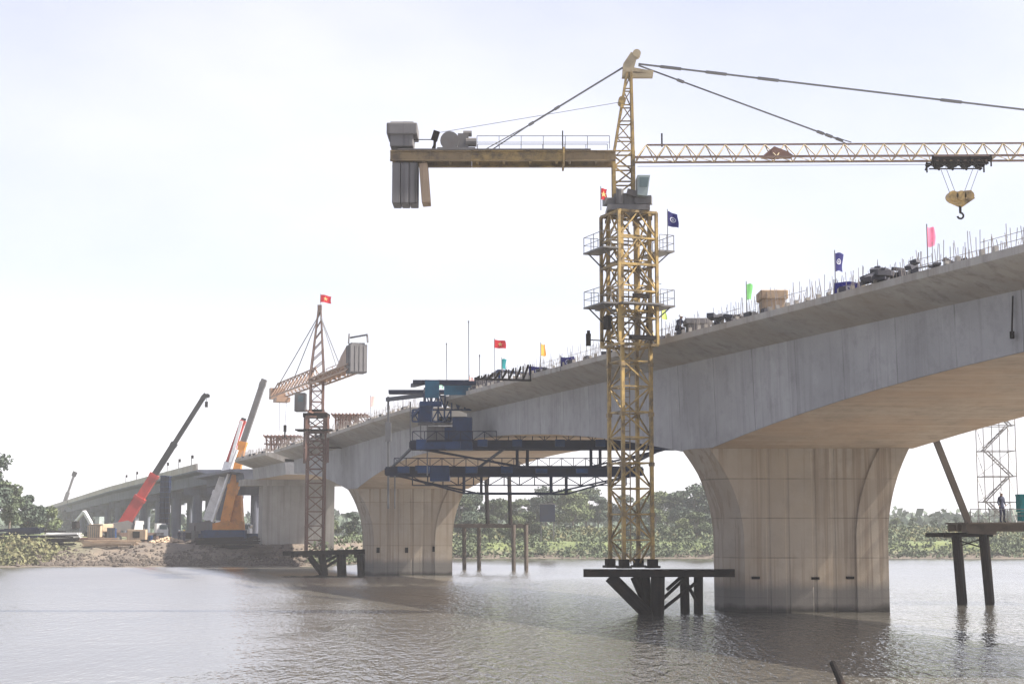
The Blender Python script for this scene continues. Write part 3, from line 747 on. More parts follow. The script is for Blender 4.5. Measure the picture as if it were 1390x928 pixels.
# ------------------------------------------------------------------ form traveller at the end of the nearest girder
tv = thing('form_traveller', (sh(121) + 15.7, 121, zedge(121)), 'blue steel form traveller hung from the far end of the nearest girder', 'form traveller')
def xt(px, d): return (px - PCX) / F * d
zU, zL = at(700, 604, 117.5).z, at(700, 640, 127).z
def platform_beam(d, dd, x0_, x1_, z, hgt, qx, qz, name):
    m = MB()
    for yy in (d, d + dd):
        m.box(((x0_ + x1_) / 2, yy, z + hgt * .4), (x1_ - x0_, .24, .12)); m.box(((x0_ + x1_) / 2, yy, z - hgt * .4), (x1_ - x0_, .24, .12)); m.box(((x0_ + x1_) / 2, yy, z), (x1_ - x0_, .12, hgt * .8))
    n_ = 16
    for i in range(n_ + 1): m.box((x0_ + (x1_ - x0_) * i / n_, d + dd / 2, z), (.16, dd, hgt * .7))
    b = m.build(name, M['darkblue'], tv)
    m = MB()
    for yy in (d, d + dd):
        a = Vector((x0_ + .8, yy, z - hgt * .4)); e = Vector((x1_ - .8, yy, z - hgt * .4))
        p, q_ = Vector((qx[0] + (yy - d) * .4, yy, qz)), Vector((qx[1] + (yy - d) * .4, yy, qz))
        m.bar(a, p, .13); m.bar(p, q_, .13); m.bar(q_, e, .13)
        for c in (p, q_): m.bar(c, Vector((c.x, yy, z)), .22)
    m.build('under_truss', M['darkblue'], b)
    return b
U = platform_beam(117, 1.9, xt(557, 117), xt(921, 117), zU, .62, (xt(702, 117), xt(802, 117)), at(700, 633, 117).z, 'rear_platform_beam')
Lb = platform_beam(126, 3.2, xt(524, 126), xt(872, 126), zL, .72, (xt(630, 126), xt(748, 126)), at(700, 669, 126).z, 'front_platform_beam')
for xx in (xt(560, 117), xt(688, 117), xt(905, 117)):
    MB().bar((xx, 117.5, zU - .1), (xx - 2.4, 128.5, zL + .3), .16).build('floor_joist', M['darkblue'], tv)
m = MB(); c = at(628, 588, 118); m.box((c.x, 117.6, c.z), (1.4, 1.6, 2.2)); m.box((c.x - .2, 117.6, zU - .1), (1.9, 1.8, .5)); m.box((c.x - .8, 118.2, c.z - .3), (1.0, 1.2, 1.4)); m.build('web_form', M['blue'], tv)
m = MB(); c = at(597, 644, 126); m.box((c.x, 126.5, zL - .25), (1.5, 1.7, 1.0)); m.box((c.x - .6, 126.4, zL + .25), (2.6, 1.2, .4)); m.build('hydraulic_block', M['blue'], tv)
m = MB(); c = at(597, 590, 121.5); m.box((c.x, 122.6, c.z), (2.0, .14, 1.4)); m.box((c.x, 122.5, c.z + .9), (3.4, .3, .2)); m.box((c.x + .3, 122.4, c.z - .7), (4.0, .4, .25)); m.build('end_shutter', M['ballast'], tv)
m = MB()
for px_, pa, pb, d in ((527, 538, 690, 128), (557, 545, 606, 120), (580, 548, 645, 122), (705, 628, 646, 126), (536, 640, 690, 126), (571, 548, 612, 121)):
    m.bar(at(px_, pa, d), at(px_, pb, d), .09 if px_ != 527 else .16)
m.box(at(527, 586, 128), (.45, .4, 1.5))
m.build('hanger', M['wire'], tv)
zd = zedge(119) + .3
mt = MB()
for xo in (10.5, 14, 18, 21):
    for d0_, d1_ in ((108, 128),):
        a = Vector((XE + sh(d0_) + xo - 8 + .8, d0_, zedge(d0_) + .75)); b = Vector((XE + sh(d1_) + xo - 8 + .8, d1_, zedge(d0_) + .75))
        mt.bar(a, b, .3, .42)
        pk = a.lerp(b, .55) + Vector((0, 0, 1.25)); mt.bar(a.lerp(b, .1), pk, .22); mt.bar(b, pk, .22); mt.bar(a.lerp(b, .55), pk, .24)
mt.build('main_frame', M['blue'], tv)
m = MB()
for d, z_, x0_, x1_ in ((128, .95, xt(527, 128), xt(527, 128) + 19), (119, .9, xt(560, 119), xt(560, 119) + 17), (116, .55, xt(600, 116), xt(600, 116) + 16)):
    m.box(((x0_ + x1_) / 2, d, zd + z_), (x1_ - x0_, .35, .3)); m.box(((x0_ + x1_) / 2, d + .7, zd + z_), (x1_ - x0_, .3, .3))
m.bar(at(526, 542, 128), at(576, 536, 120), .3); m.bar(at(560, 523, 124), at(580, 518, 118), .3)
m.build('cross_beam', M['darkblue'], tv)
for pxa, pya, pxb, pyb, d in ((577, 517, 596, 540, 118), (603, 518, 640, 536, 116.5)):
    a, b = at(pxa, pya, d), at(pxb, pyb, d)
    m = MB().box(((a.x + b.x) / 2, d, (a.z + b.z) / 2), (b.x - a.x, .12, a.z - b.z)); m.build('side_panel', M['teal'], tv)
m = MB(); c = at(578, 560, 119.5); m.box((c.x, 119.5, c.z), (.9, 1.6, 1.4)); m.bar(at(572, 553, 119), at(560, 565, 120), .2); m.box((c.x + .4, 119, c.z + .6), (1.6, 1.0, .35)); m.build('bracket', M['blue'], tv); MB().bar(at(565, 605, 116), at(625, 604, 116), .3, .5).build('bracket', M['blue'], tv)
for i in range(9):
    d = 122 + rnd.uniform(-1, 1); a = at(575 + i * 9, 553 - i * 1.2, d); MB().bar(a, a + Vector((rnd.uniform(-.4, .4), 0, rnd.uniform(.6, 1.6))), .1).build('prop', M['wire'], tv)
lt = MB()
def lat(x0_, x1_, d, z0_, z1_, n_, w_=.13):
    for i in range(n_ + 1):
        xx = x0_ + (x1_ - x0_) * i / n_; lt.bar((xx, d, z0_), (xx, d, z1_), w_)
        if i < n_: lt.bar((xx, d, z0_ if i % 2 else z1_), (x0_ + (x1_ - x0_) * (i + 1) / n_, d, z1_ if i % 2 else z0_), w_ * .8)
    lt.bar((x0_, d, z0_), (x1_, d, z0_), w_); lt.bar((x0_, d, z1_), (x1_, d, z1_), w_)
lat(at(577, 550, 121).x, at(640, 550, 121).x, 121, at(600, 556, 121).z, at(600, 531, 121).z, 7)
lt.build('bracing', M['blue'], tv); lt = MB()
lat(at(560, 550, 124).x, at(612, 550, 124).x, 124, at(600, 572, 124).z, at(600, 556, 124).z, 6)
lt.build('bracing', M['blue'], tv)
lt = MB()
lat(at(560, 600, 116.6).x, at(918, 600, 116.6).x, 116.6, zU + .3, zU + .95, 22, .06)
lt.build('guard_rail', M['darkblue'], tv)
lt = MB()
lat(at(535, 630, 125.6).x, at(860, 630, 125.6).x, 125.6, zL + .35, zL + 1.0, 20, .06)
lat(at(560, 640, 129).x, at(850, 640, 129).x, 129, zL - 1.0, zL - .3, 14, .09)
lt.build('guard_rail', M['darkblue'], tv)
for px_ in (572, 655, 702, 760, 815):
    a = at(px_, 604, 116.5); MB().box((a.x, 116.4, zU + .1), (.7, .5, .5)).build('clamp_block', M['blue'], tv)
for px_ in (548, 575, 640, 688, 735, 790):
    a = at(px_, 640, 125.5); MB().box((a.x, 125.4, zL + .1), (.9, .5, .5)).build('clamp_block', M['blue'], tv)
# long dark framework lying on the deck behind the traveller
m = MB()
for yo in (0, 1.2):
    a, b = at(645, 514, 106 + yo), at(720, 516, 98 + yo); m.bar(a, b, .14)
    for i in range(9):
        p = a.lerp(b, i / 8); p2 = a.lerp(b, min(1, (i + .7) / 8)); m.bar(p, Vector((p2.x, p2.y, zedge(p2.y) + .3)), .08); m.bar(p, Vector((p.x, p.y, zedge(p.y) + .3)), .08)
tag(m.build('formwork_rack', M['darksteel']), 'long dark steel formwork rack lying on the deck beside the traveller', 'formwork rack')

# rusty prop cages on the far girders
def cage(px0, px1, py0, py1, d, label, mat):
    a, b = at(px0, py1, d), at(px1, py0, d); t = thing('formwork_cage', ((a.x + b.x) / 2, d, a.z), label, 'formwork')
    m = MB(); n_ = 6
    for i in range(n_):
        for yy in (d, d + 2.5): m.bar((a.x + .4 + (b.x - a.x - 1.4) * i / n_, yy, a.z), (a.x + .4 + (b.x - a.x - 1.4) * i / n_ + rnd.uniform(-.2, .2), yy, b.z), .2)
    m.build('upright', mat, t)
    m = MB(); 
    for zz in (a.z + .2, (a.z + b.z) / 2, b.z):
        for yy in (d, d + 2.5): m.box(((a.x + b.x) / 2, yy, zz), (b.x - a.x, .2, .16))
    for i in range(10):
        xx = a.x + (b.x - a.x) * i / 10; m.box((xx, d + 1.25, b.z + .1), (.14, 3.4, .14)); m.bar((xx, d - .1, b.z), (xx + .9, d - .1, b.z - .9), .1)
    m.build('crossbar', mat, t)
    m = MB()
    for i in range(5): m.box((a.x + .6 + rnd.random() * (b.x - a.x - 1.6), d + rnd.random() * 2, b.z + rnd.uniform(-.4, .05)), (rnd.uniform(.5, 1.2), .3, rnd.uniform(.15, .4)), ry=rnd.uniform(-.3, .3))
    m.build('plank', M['timber'], t)
cage(450, 500, 563, 606, 162, 'rusty formwork cage on top of the second girder, right of the rusty crane', M['rustred'])
cage(358, 410, 592, 612, 196, 'brown formwork cage on the left bank girder, left of the rusty crane', M['rustred'])
m = MB(); a, b = at(444, 607, 160), at(500, 606, 160); m.box(((a.x + b.x) / 2 , 160.4, a.z), (b.x - a.x, .8, .14)); 
tag(m.build('access_walkway', M['timber']), 'narrow timber access walkway along the side of the second girder', 'walkway')

# ------------------------------------------------------------------ trestles and river works
tz = thing('timber_trestle', at(665, 770, 178), 'small pile trestle with two tall posts, in the river behind the second pier', 'trestle')
m = MB()
for yy in (176, 180): m.bar(at(612, 713, yy), at(716, 714, yy), .3, .4)
for i in range(12): m.box((at(616 + i * 9, 713, 178).x, 178, at(660, 711, 178).z), (.5, 4.4, .1))
m.build('deck_beam', M['timber'], tz)
for px_, py_, d in ((630, 769, 178), (650, 769, 178), (697, 774, 174), (714, 774, 174)):
    mm = MB(); a, b = at(px_, 712, d), at(px_ + .5, py_, d); b.z = -1; mm.tube(a, b, .22, 8); mm.build('pile', M['timber'], tz)
for px_, py_ in ((660, 648), (691, 643)):
    mm = MB(); mm.tube(at(px_, py_, 176), at(px_ + 2, 712, 176), .22, 8); mm.build('post', M['darksteel'], tz)

ts = thing('work_jetty', at(1320, 816, 94), 'dark steel work jetty on two piles at the right edge, below the girder', 'jetty')
def rake_pile(px0, px1, d):
    mm = MB(); a, b = at(px0, 726, d), at(px1, 820, d); mm.tube(a, b + (b - a) * .4, .24, 12); mm.build('pile', M['darksteel'], ts)
rake_pile(1297, 1305, 93); rake_pile(1334, 1343, 93); rake_pile(1300, 1308, 97.5); rake_pile(1337, 1345, 97.5)
m = MB(); a, b = at(1281, 726, 93), at(1347, 725, 93)
MB().bar(a, b, .3, .26).build('cap_beam', M['darksteel'], ts); MB().bar(a + Vector((0, 4, 0)), b + Vector((0, 4, 0)), .3, .26).build('cap_beam', M['darksteel'], ts)
m = MB(); a, b = at(1302, 716, 94), at(1480, 715, 94)
for yy in (92.6, 94.5, 96.4): m.box(((a.x + b.x) / 2, yy, a.z), (b.x - a.x, .25, .42))
m.box(((a.x + b.x) / 2, 94.5, a.z + .26), (b.x - a.x, 5, .1)); m.box((a.x + .9, 93.2, a.z - .1), (1.6, 1.4, .5), ry=.05); m.build('deck', M['timber'], ts)
m = MB(); railing(m, [(a.x + .2, 92.3, a.z + .3), (b.x, 92.3, a.z + .3)], .75, .04, 7); m.build('railing', M['greysteel'], ts)
m = MB(); m.bar(at(1298, 742, 93), at(1336, 730, 93), .07); m.bar(at(1298, 732, 93), at(1337, 744, 93), .07); m.build('brace', M['darksteel'], ts)
mm = MB(); mm.bar(at(1270, 596, 93), at(1316, 712, 93), .28, .34); tag(mm.build('raking_prop', M['timber'], None), 'long dark raking prop leaning from the jetty up to the girder soffit', 'prop')
# second bent far right so the jetty stands beyond the frame
rake_pile(1440, 1449, 93); rake_pile(1443, 1452, 97.5)
st = thing('stair_tower', at(1348, 712, 100), 'thin grey scaffold stair tower standing on the work jetty', 'scaffold')
za, zb = at(1348, 716, 97).z, at(1348, 560, 97).z + 1.5
xl_, xr_ = at(1326, 650, 97).x, at(1369, 650, 97).x
m = MB()
for xx in (xl_, (xl_ + xr_) / 2, xr_):
    for yy in (95.4, 96.9): m.bar((xx, yy, za), (xx, yy, zb), .045)
m.build('upright', M['scaff'], st)
m = MB(); k = 0; z = za
while z < zb:
    for yy in (95.4, 96.9): m.bar((xl_, yy, z), (xr_, yy, z), .05)
    for xx in (xl_, xr_): m.bar((xx, 95.4, z), (xx, 96.9, z), .05); m.bar((xx, 95.4, z), (xx, 96.9, z + 1.5), .035)
    m.bar((xl_, 96.9, z), (xr_, 96.9, z + 1.5), .03); z += 1.5
m.build('crossbar', M['scaff'], st)
z = za
while z < zb - 1.5:
    m = MB(); a, b = (xl_ + .1, xr_ - .3) if k % 2 else (xr_ - .1, xl_ + .3)
    for yy in (95.7, 96.3): m.bar((a, yy, z), (b, yy, z + 1.5), .07)
    for i in range(1, 6): m.box((a + (b - a) * i / 6, 96, z + 1.5 * i / 6), (.16, .6, .03))
    m.build('stair_flight', M['scaff'], st); k += 1; z += 1.5
m = MB(); a = at(1390, 683, 94); m.box(a, (.7, .8, .95)); m.box(a + Vector((0, 0, .5)), (.75, .85, .06)); m.box(a + Vector((-.2, -.42, .1)), (.12, .04, .3))
m.box(a + Vector((0, 0, -.75)), (.6, .7, .5))
tag(m.build('tool_cabinet', M['teal_flag']), 'teal green cabinet on the work jetty at the right edge', 'cabinet')
m = MB(); a, b = at(1130, 899, 45), at(1145, 936, 44); m.tube(a, a.lerp(b, .5) + Vector((.015, 0, .01)), .085, 10, .1); m.tube(a.lerp(b, .5) + Vector((.015, 0, .01)), b + (b - a) * 1.0, .1, 10, .12); m.tube(a + Vector((-.02, 0, .02)), a, .05, 10, .085)
tag(m.build('stake', M['darksteel']), 'black stake slanting out of the water in the foreground', 'stake')

# ------------------------------------------------------------------ things on the deck
def deckpt(px, d, xo): return Vector((XE + sh(d) + xo, d, zedge(d) + .3))
def ondeck(px, xo=1.0):
    """point on the deck, xo metres in from its left edge, whose image column is px"""
    off = (px - PCX) / F / cp * .985
    d = (XE + xo + K * 85) / (K + off); return Vector((XE + xo + sh(d), d, zedge(d) + .3))
p = ondeck(1057, .9); t = thing('concrete_block', p, 'brown capped concrete block on the deck edge, right of the green flag', 'concrete block')
MB().box(p + Vector((0, .5, .35)), (1.05, 1.2, .75)).build('body', M['ballast_tan'], t, bevel=.04)
MB().box(p + Vector((0, .5, .93)), (1.3, 1.5, .42)).build('cap', M['ballast_tan'], t, bevel=.05)
p = ondeck(953, .9); t = thing('concrete_block', p, 'low grey concrete block on the deck edge beside the crouching worker', 'concrete block')
MB().box(p + Vector((0, .5, .25)), (1.1, 1.2, .55)).build('body', M['ballast'], t, bevel=.04)
MB().box(p + Vector((0, .5, .65)), (1.4, 1.4, .3)).build('cap', M['ballast'], t, bevel=.04)
def heap(px, n_, lab, mat, w_=1.2, h_=.5):
    p = ondeck(px, .7); m = MB(); q = random.Random(px)
    for i in range(n_):
        c = p + Vector((q.uniform(-w_, w_), q.uniform(-.3, .8), q.uniform(.08, h_)))
        m.box(c, (q.uniform(.25, .9), q.uniform(.15, .5), q.uniform(.06, .22)), q.uniform(0, 3), q.uniform(-.5, .5))
    tag(m.build('tarpaulin_heap', mat, origin=p), lab, 'heap')
heap(1222, 26, 'dark heap of covered materials on the deck edge under the pink flag', M['tarp'], 1.0, .6)
heap(1005, 22, 'long dark heap of bundles on the deck between the two concrete blocks', M['tarp'], 1.3, .35)
heap(1300, 16, 'low dark heap of boards at the deck edge near the right frame edge', M['tarp'], 1.5, .25)
heap(895, 14, 'dark heap of cloths on the deck right behind the yellow crane mast', M['tarp'], .7, .35)

def flag(foot, top, px_, py_, d, w_, h_, mat, lab, ang=0.0, droop=0.0, mark=None, group=None, grow=False, polemat='wire', lean=0):
    """foot: z where the pole stands; the cloth's hoist top is at (px,py)"""
    tp = at(px_, py_, d); base_ = Vector((tp.x - lean, d, foot))
    t = thing('flag', base_, lab, 'flag', group)
    MB().tube(base_, tp + Vector((0, 0, .12)), .022, 6).build('pole', M[polemat], t)
    nu, nv = 12, 7
    q = random.Random(lab); ph = q.random() * 6
    def pt(u, v, off=0):
        yy = math.sin(u * 5.5 + ph + v * 1.2) * .11 * w_ * (u * .8 + .2)
        return tp + Vector((math.cos(ang) * u * w_ + .04 * math.sin(v * 4 + ph) * u, math.sin(ang) * u * w_ + yy + off, -v * h_ * (1 - .12 * u * (1 if grow else .3)) - droop * u * u * w_ - .03 * math.sin(u * 6 + ph) * h_))
    m = MB(); vs = [pt(i / nu, j / nv) for j in range(nv + 1) for i in range(nu + 1)]
    m.add(vs, [(j * (nu + 1) + i, j * (nu + 1) + i + 1, (j + 1) * (nu + 1) + i + 1, (j + 1) * (nu + 1) + i) for j in range(nv) for i in range(nu)])
    cl = m.build('cloth', mat, t, smooth=True)
    if mark == 'star':
        m = MB()
        for off in (-.012, .012):
            pts = []
            for i in range(10):
                r = (.3 if i % 2 == 0 else .125) * h_; a = math.pi / 2 + i * math.pi / 5
                pts.append(pt(.5 + r * math.cos(a) / w_, .5 - r * math.sin(a) / h_, off))
            c = pt(.5, .5, off); m.add([c] + pts, [(0, i + 1, (i + 1) % 10 + 1) for i in range(10)])
        m.build('star', M['star'], cl)
    if mark == 'ring':
        m = MB()
        for off in (-.012, .012):
            vs = []; k = 24
            for i in range(k):
                a = 2 * math.pi * i / k
                for r in (.2 * min(w_, h_), .27 * min(w_, h_)): vs.append(pt(.5 + r * math.cos(a) / w_, .5 + r * math.sin(a) / h_, off))
            m.add(vs, [(2 * i, 2 * i + 1, (2 * i + 3) % (2 * k), (2 * i + 2) % (2 * k)) for i in range(k)])
            for s_ in (-1, 1):
                m.add([pt(.5 + a * min(w_, h_) / w_, .5 + b * min(w_, h_) / h_, off) for a, b in ((s_ * .03, -.12), (s_ * .12, .1), (s_ * .06, .12), (0, -.02))], [(0, 1, 2, 3)])
        m.build('emblem', M['emblem'], cl)
    return t
def dflag(px_, py_, xo, *a, **k):
    p = ondeck(px_, xo); return flag(p.z - (.02 if xo > 0 else .35), None, px_, py_, p.y, *a, **k)
dflag(1258, 308, .6, .36, .8, M['pink_flag'], 'pink upright flag on the deck near the right frame edge', ang=.4)
dflag(1133, 343, .6, .46, .82, M['blue_flag'], 'small blue upright flag high above the large blue flag', ang=.5, mark='ring')
dflag(1132, 383, -.14, 1.15, .85, M['blue_flag'], 'large blue flag with pale emblem low on the deck edge', ang=-.35, droop=.1, mark='ring')
dflag(1013, 385, .6, .34, .78, M['green_flag'], 'green upright flag left of the brown capped block', ang=.5)
dflag(898, 417, .6, .32, .66, M['lime_flag'], 'lime green flag just right of the yellow crane mast', ang=.5)
dflag(761, 485, -.14, .9, .55, M['blue_flag'], 'blue flag with emblem on the deck edge just left of the yellow crane', ang=-.35, droop=-.02, mark='ring')
dflag(718, 497, -.14, 1.15, .6, M['blue_flag'], 'drooping blue flag on the deck below the orange flag', ang=-.35, droop=.12, mark='ring')
dflag(734, 467, .9, .36, .78, M['orange_flag'], 'orange upright flag above the drooping blue flag', ang=.5)
dflag(671, 461, .9, .8, .58, M['red_flag'], 'red flag with yellow star on a pole above the traveller deck', ang=.1, droop=.1, mark='star')
dflag(681, 487, .7, .33, .72, M['teal_flag'], 'teal upright flag under the red star flag', ang=.4)
dflag(637, 511, .8, .35, .62, M['pale_flag'], 'pale pink limp flag at the right end of the blue panels', ang=.4, droop=.4)
dflag(596, 516, 1.2, .35, .65, M['mint_flag'], 'mint green flag in front of the blue traveller panels', ang=.4)
dflag(503, 538, 1.2, .45, .95, M['pale_flag'], 'pale pink upright flag on the second girder left of the traveller', ang=.4)
for px_, py_ in ((606, 468), (636, 438), (651, 484)):
    p = ondeck(px_, 1.6); tp = at(px_, py_, p.y)
    m = MB().tube(p, tp, .03, 6); m.tube(tp, tp + Vector((0, 0, .15)), .05, 6); m.tube(p, p + Vector((0, 0, .3)), .07, 6)
    tag(m.build('survey_pole', M['wire']), {606: 'thin bare pole at the left of the traveller deck', 636: 'tallest thin bare pole above the traveller', 651: 'shortest thin bare pole left of the red star flag'}[px_], 'pole')
flag(Zc(290), None, 815.5, 256, CD - .9, .34, .6, M['red_flag'], 'small red flag with pale mark beside the yellow crane cab', ang=.2, mark='star')
flag(Zc(343), None, 906, 287, CD - .6, .55, .8, M['blue_flag'], 'dark blue flag with emblem on the crane platform pole', ang=.1, droop=.35, mark='ring', grow=True)
flag(ap.z, None, 435, 400, C2, 1.05, .75, M['red_flag'], 'red flag with star flying from the top of the rusty crane', ang=.1, droop=.15, mark='star')
m = MB(); p = X(2.02, .9, Zc(412)); m.tube(p, p + Vector((0, 0, 1.35)), .025, 6); m.bar(p + Vector((0, 0, 1.25)), p + Vector((.3, 0, 1.28)), .03); m.box(p + Vector((0, 0, 1.3)), (.16, .16, .1)); m.build('lamp_post', M['wire'], crane)

# ------------------------------------------------------------------ people
def person(loc, rz, lab, pose='stand', cloth=None, hat=None):
    cloth = cloth or M['navy']; hat = hat or M['hat']
    X_ = XF(loc, rz)
    if pose == 'stand':
        J_ = dict(pel=(0, 0, .95), sp=(0, 0, 1.2), ch=(0, .01, 1.38), nk=(0, 0, 1.5), hd=(0, -.03, 1.63), tp=(0, -.02, 1.74),
                  sl=(-.18, 0, 1.42), el=(-.25, .03, 1.14), hl=(-.24, -.1, .9), sr=(.18, 0, 1.42), er=(.25, .02, 1.15), hr=(.22, -.15, .95),
                  pl=(-.1, 0, .9), kl=(-.11, -.03, .5), al=(-.12, .02, .08), tl=(-.13, -.14, .04), pr=(.1, 0, .9), kr=(.13, -.08, .5), ar=(.15, 0, .08), tr=(.17, -.16, .04))
    else:
        J_ = dict(pel=(0, .12, .42), sp=(0, .02, .62), ch=(0, -.1, .82), nk=(0, -.16, .93), hd=(0, -.22, 1.03), tp=(0, -.24, 1.13),
                  sl=(-.18, -.1, .84), el=(-.24, -.25, .6), hl=(-.16, -.45, .45), sr=(.18, -.1, .84), er=(.25, -.24, .6), hr=(.17, -.46, .42),
                  pl=(-.1, .12, .4), kl=(-.17, -.26, .5), al=(-.14, -.04, .08), tl=(-.15, -.2, .04), pr=(.1, .12, .4), kr=(.17, -.24, .48), ar=(.14, -.02, .08), tr=(.15, -.18, .04))
    R_ = dict(pel=.145, sp=.135, ch=.15, nk=.06, hd=.095, tp=.07, sl=.07, el=.05, hl=.04, sr=.07, er=.05, hr=.04, pl=.1, kl=.07, al=.05, tl=.045, pr=.1, kr=.07, ar=.05, tr=.045)
    E_ = ['pel sp', 'sp ch', 'ch nk', 'nk hd', 'hd tp', 'ch sl', 'sl el', 'el hl', 'ch sr', 'sr er', 'er hr', 'pel pl', 'pl kl', 'kl al', 'al tl', 'pel pr', 'pr kr', 'kr ar', 'ar tr']
    ks = list(J_); me = bpy.data.meshes.new('body')
    me.from_pydata([J_[k] for k in ks], [tuple(ks.index(q) for q in e.split()) for e in E_], [])
    o = bpy.data.objects.new('skin_rig', me); C.objects.link(o)
    sk = o.modifiers.new('skin', 'SKIN'); ss = o.modifiers.new('sub', 'SUBSURF'); ss.levels = 1; ss.render_levels = 1
    for i, k in enumerate(ks):
        v = me.skin_vertices[0].data[i]; v.radius = (R_[k], R_[k] * (.72 if k in ('pel', 'sp', 'ch') else 1)); v.use_root = (k == 'pel')
    dg = bpy.context.evaluated_depsgraph_get(); me2 = bpy.data.meshes.new_from_object(o.evaluated_get(dg))
    bpy.data.objects.remove(o)
    t = thing('person', loc, lab, 'person')
    me2.materials.clear(); me2.materials.append(cloth); me2.materials.append(M['skin']); me2.shade_smooth()
    nk, hl, hr = Vector(J_['nk']), Vector(J_['hl']), Vector(J_['hr'])
    for p in me2.polygons:
        c = p.center
        if c.z > nk.z + .02 or (c - hl).length < .08 or (c - hr).length < .08: p.material_index = 1
    b = bpy.data.objects.new('body', me2); C.objects.link(b); b.parent = t; b.rotation_euler = (0, 0, rz)
    hd = Vector(J_['hd'])
    m = MB(X_)
    rings = []
    for zz, r in ((.04, .15), (.05, .125), (.1, .118), (.15, .085), (.175, .02)):
        rings.append([hd + Vector((r * math.cos(i * math.pi / 6), r * 1.15 * math.sin(i * math.pi / 6), zz)) for i in range(12)])
    m.loft(rings); m.build('helmet', hat, t, smooth=True)
    return t
a = at(1361, 690, 94); person((a.x, 94.2, at(1302, 716, 94).z + .31), .5, 'worker in dark navy clothes standing on the work jetty beside the stair tower')
p = ondeck(925, .55); person(p, .6, 'crouching worker in dark clothes and white helmet at the deck edge', 'crouch')
for px_, lab in ((243, 'worker in dark clothes standing on the left bank, left of a pair'), (250, 'worker in dark clothes and yellow helmet on the left bank, right of a pair')):
    d = 212 if px_ == 243 else 210; a = at(px_, 735, d); person((a.x, d, land(a.x, d)), .8 if px_ == 243 else -.6, lab, hat=M['hat'] if px_ == 243 else M['hat_y'])

# ------------------------------------------------------------------ mobile cranes on the left bank
def wheel(mb_t, t, c, r, w_, ang):
    d = Vector((-math.sin(ang), math.cos(ang), 0)) * w_ / 2
    tw = MB().tube(c - d, c + d, r, 14).build('wheel', M['tyre'], t)
    MB().tube(c - d * 1.15, c + d * 1.15, r * .5, 10).build('rim', M['greysteel'], tw)
def boom(t, pts, mats, ws):
    for (a, b), mat, w_ in zip(zip(pts, pts[1:]), mats, ws):
        a, b = Vector(a), Vector(b)
        sc = MB().bar(a, b, w_, w_ * 1.15).build('boom_section', mat, t)
        MB().bar(b - (b - a).normalized() * .45, b + (b - a).normalized() * .08, w_ * 1.12, w_ * 1.26).build('collar', mat, sc)
    off = Vector((.0, -ws[0] * .2, ws[0] * .75))
    MB().bar(Vector(pts[0]) + off, Vector(pts[-1]) + Vector((0, 0, .4)), .06).build('hoist_rope', M['wire'], t)
def truck_crane(px, d, rz, lab, cab_mat, body_mat, carrier=None):
    a = at(px, 730, d); a.z = land(a.x, d); t = thing('mobile_crane', a, lab, 'mobile crane'); X_ = XF(a, rz)
    MB(X_).box((0, 0, 1.05), (8.6, 2.2, .55)).box((-2.8, 0, 1.5), (2.4, 2.4, .4)).build('carrier', carrier or body_mat, t)
    for xo in (-3.2, -1.9, 1.6, 2.9):
        for s_ in (-1.05, 1.05): wheel(None, t, X_(xo, s_, .52), .52, .4, rz)
    MB(X_).prism([(3.3, -1.1, .9), (4.9, -1.1, .9), (4.9, -1.1, 1.8), (4.5, -1.1, 2.6), (3.3, -1.1, 2.6)], (0, 2.2, 0)).build('driver_cab', cab_mat, t)
    MB(X_).box((4.2, -1.12, 2.1), (1.0, .05, .6)).box((4.75, 0, 2.15), (.35, 1.8, .55), ry=.4).build('cab_window', M['glass'], t)
    MB(X_).prism([(-2.6, -1.1, 1.6), (.9, -1.1, 1.6), (.9, -1.1, 2.2), (-.6, -1.1, 3.0), (-2.6, -1.1, 2.6)], (0, 2.2, 0)).build('turntable', body_mat, t)
    MB(X_).prism([(.2, -1.35, 1.65), (1.6, -1.35, 1.65), (1.5, -1.35, 2.9), (.4, -1.35, 3.0)], (0, .9, 0)).build('operator_cab', cab_mat, t)
    MB(X_).box((-2.9, 0, 2.1), (.7, 2.3, 1.1)).build('counterweight', M['ballast'], t)
    for xo in (-2.6, 2.4):
        MB(X_).box((xo, 0, .75), (.3, 5.4, .22)).bar((xo, -2.6, .75), (xo, -2.6, .05), .18).bar((xo, 2.6, .75), (xo, 2.6, .05), .18).box((xo, -2.6, .06), (.6, .6, .1)).box((xo, 2.6, .06), (.6, .6, .1)).build('outrigger', M['darksteel'], t)
    return t, X_
rc, RX = truck_crane(178, 226, .35, 'red mobile crane with a long black telescopic boom raised to the right', M['white'], M['greysteel'], M['dullrust'])
d = 226
A, B, T_ = at(167, 713, d), at(210, 644, d), at(277, 538, d)
boom(rc, [A, A.lerp(B, .55), B, B.lerp(T_, .4), T_], [M['red'], M['red'], M['black'], M['black']], [1.25, 1.0, .7, .52])
m = MB().box(T_, (.9, .6, .55), ry=-.9); m.tube(T_ + Vector((.5, -.3, .1)), T_ + Vector((.5, .3, .1)), .3, 10); m.build('boom_head', M['black'], rc)
m = MB().bar(T_ + Vector((.35, 0, 0)), T_ + Vector((.35, 0, -.7)), .06); m.box(T_ + Vector((.35, 0, -1.1)), (.4, .3, .8)); m.build('hook_block', M['black'], rc)
MB().tube(A + Vector((.6, 0, .3)) - Vector((0, 0, .8)), A.lerp(B, .6), .16, 8).build('lift_cylinder', M['greysteel'], rc)

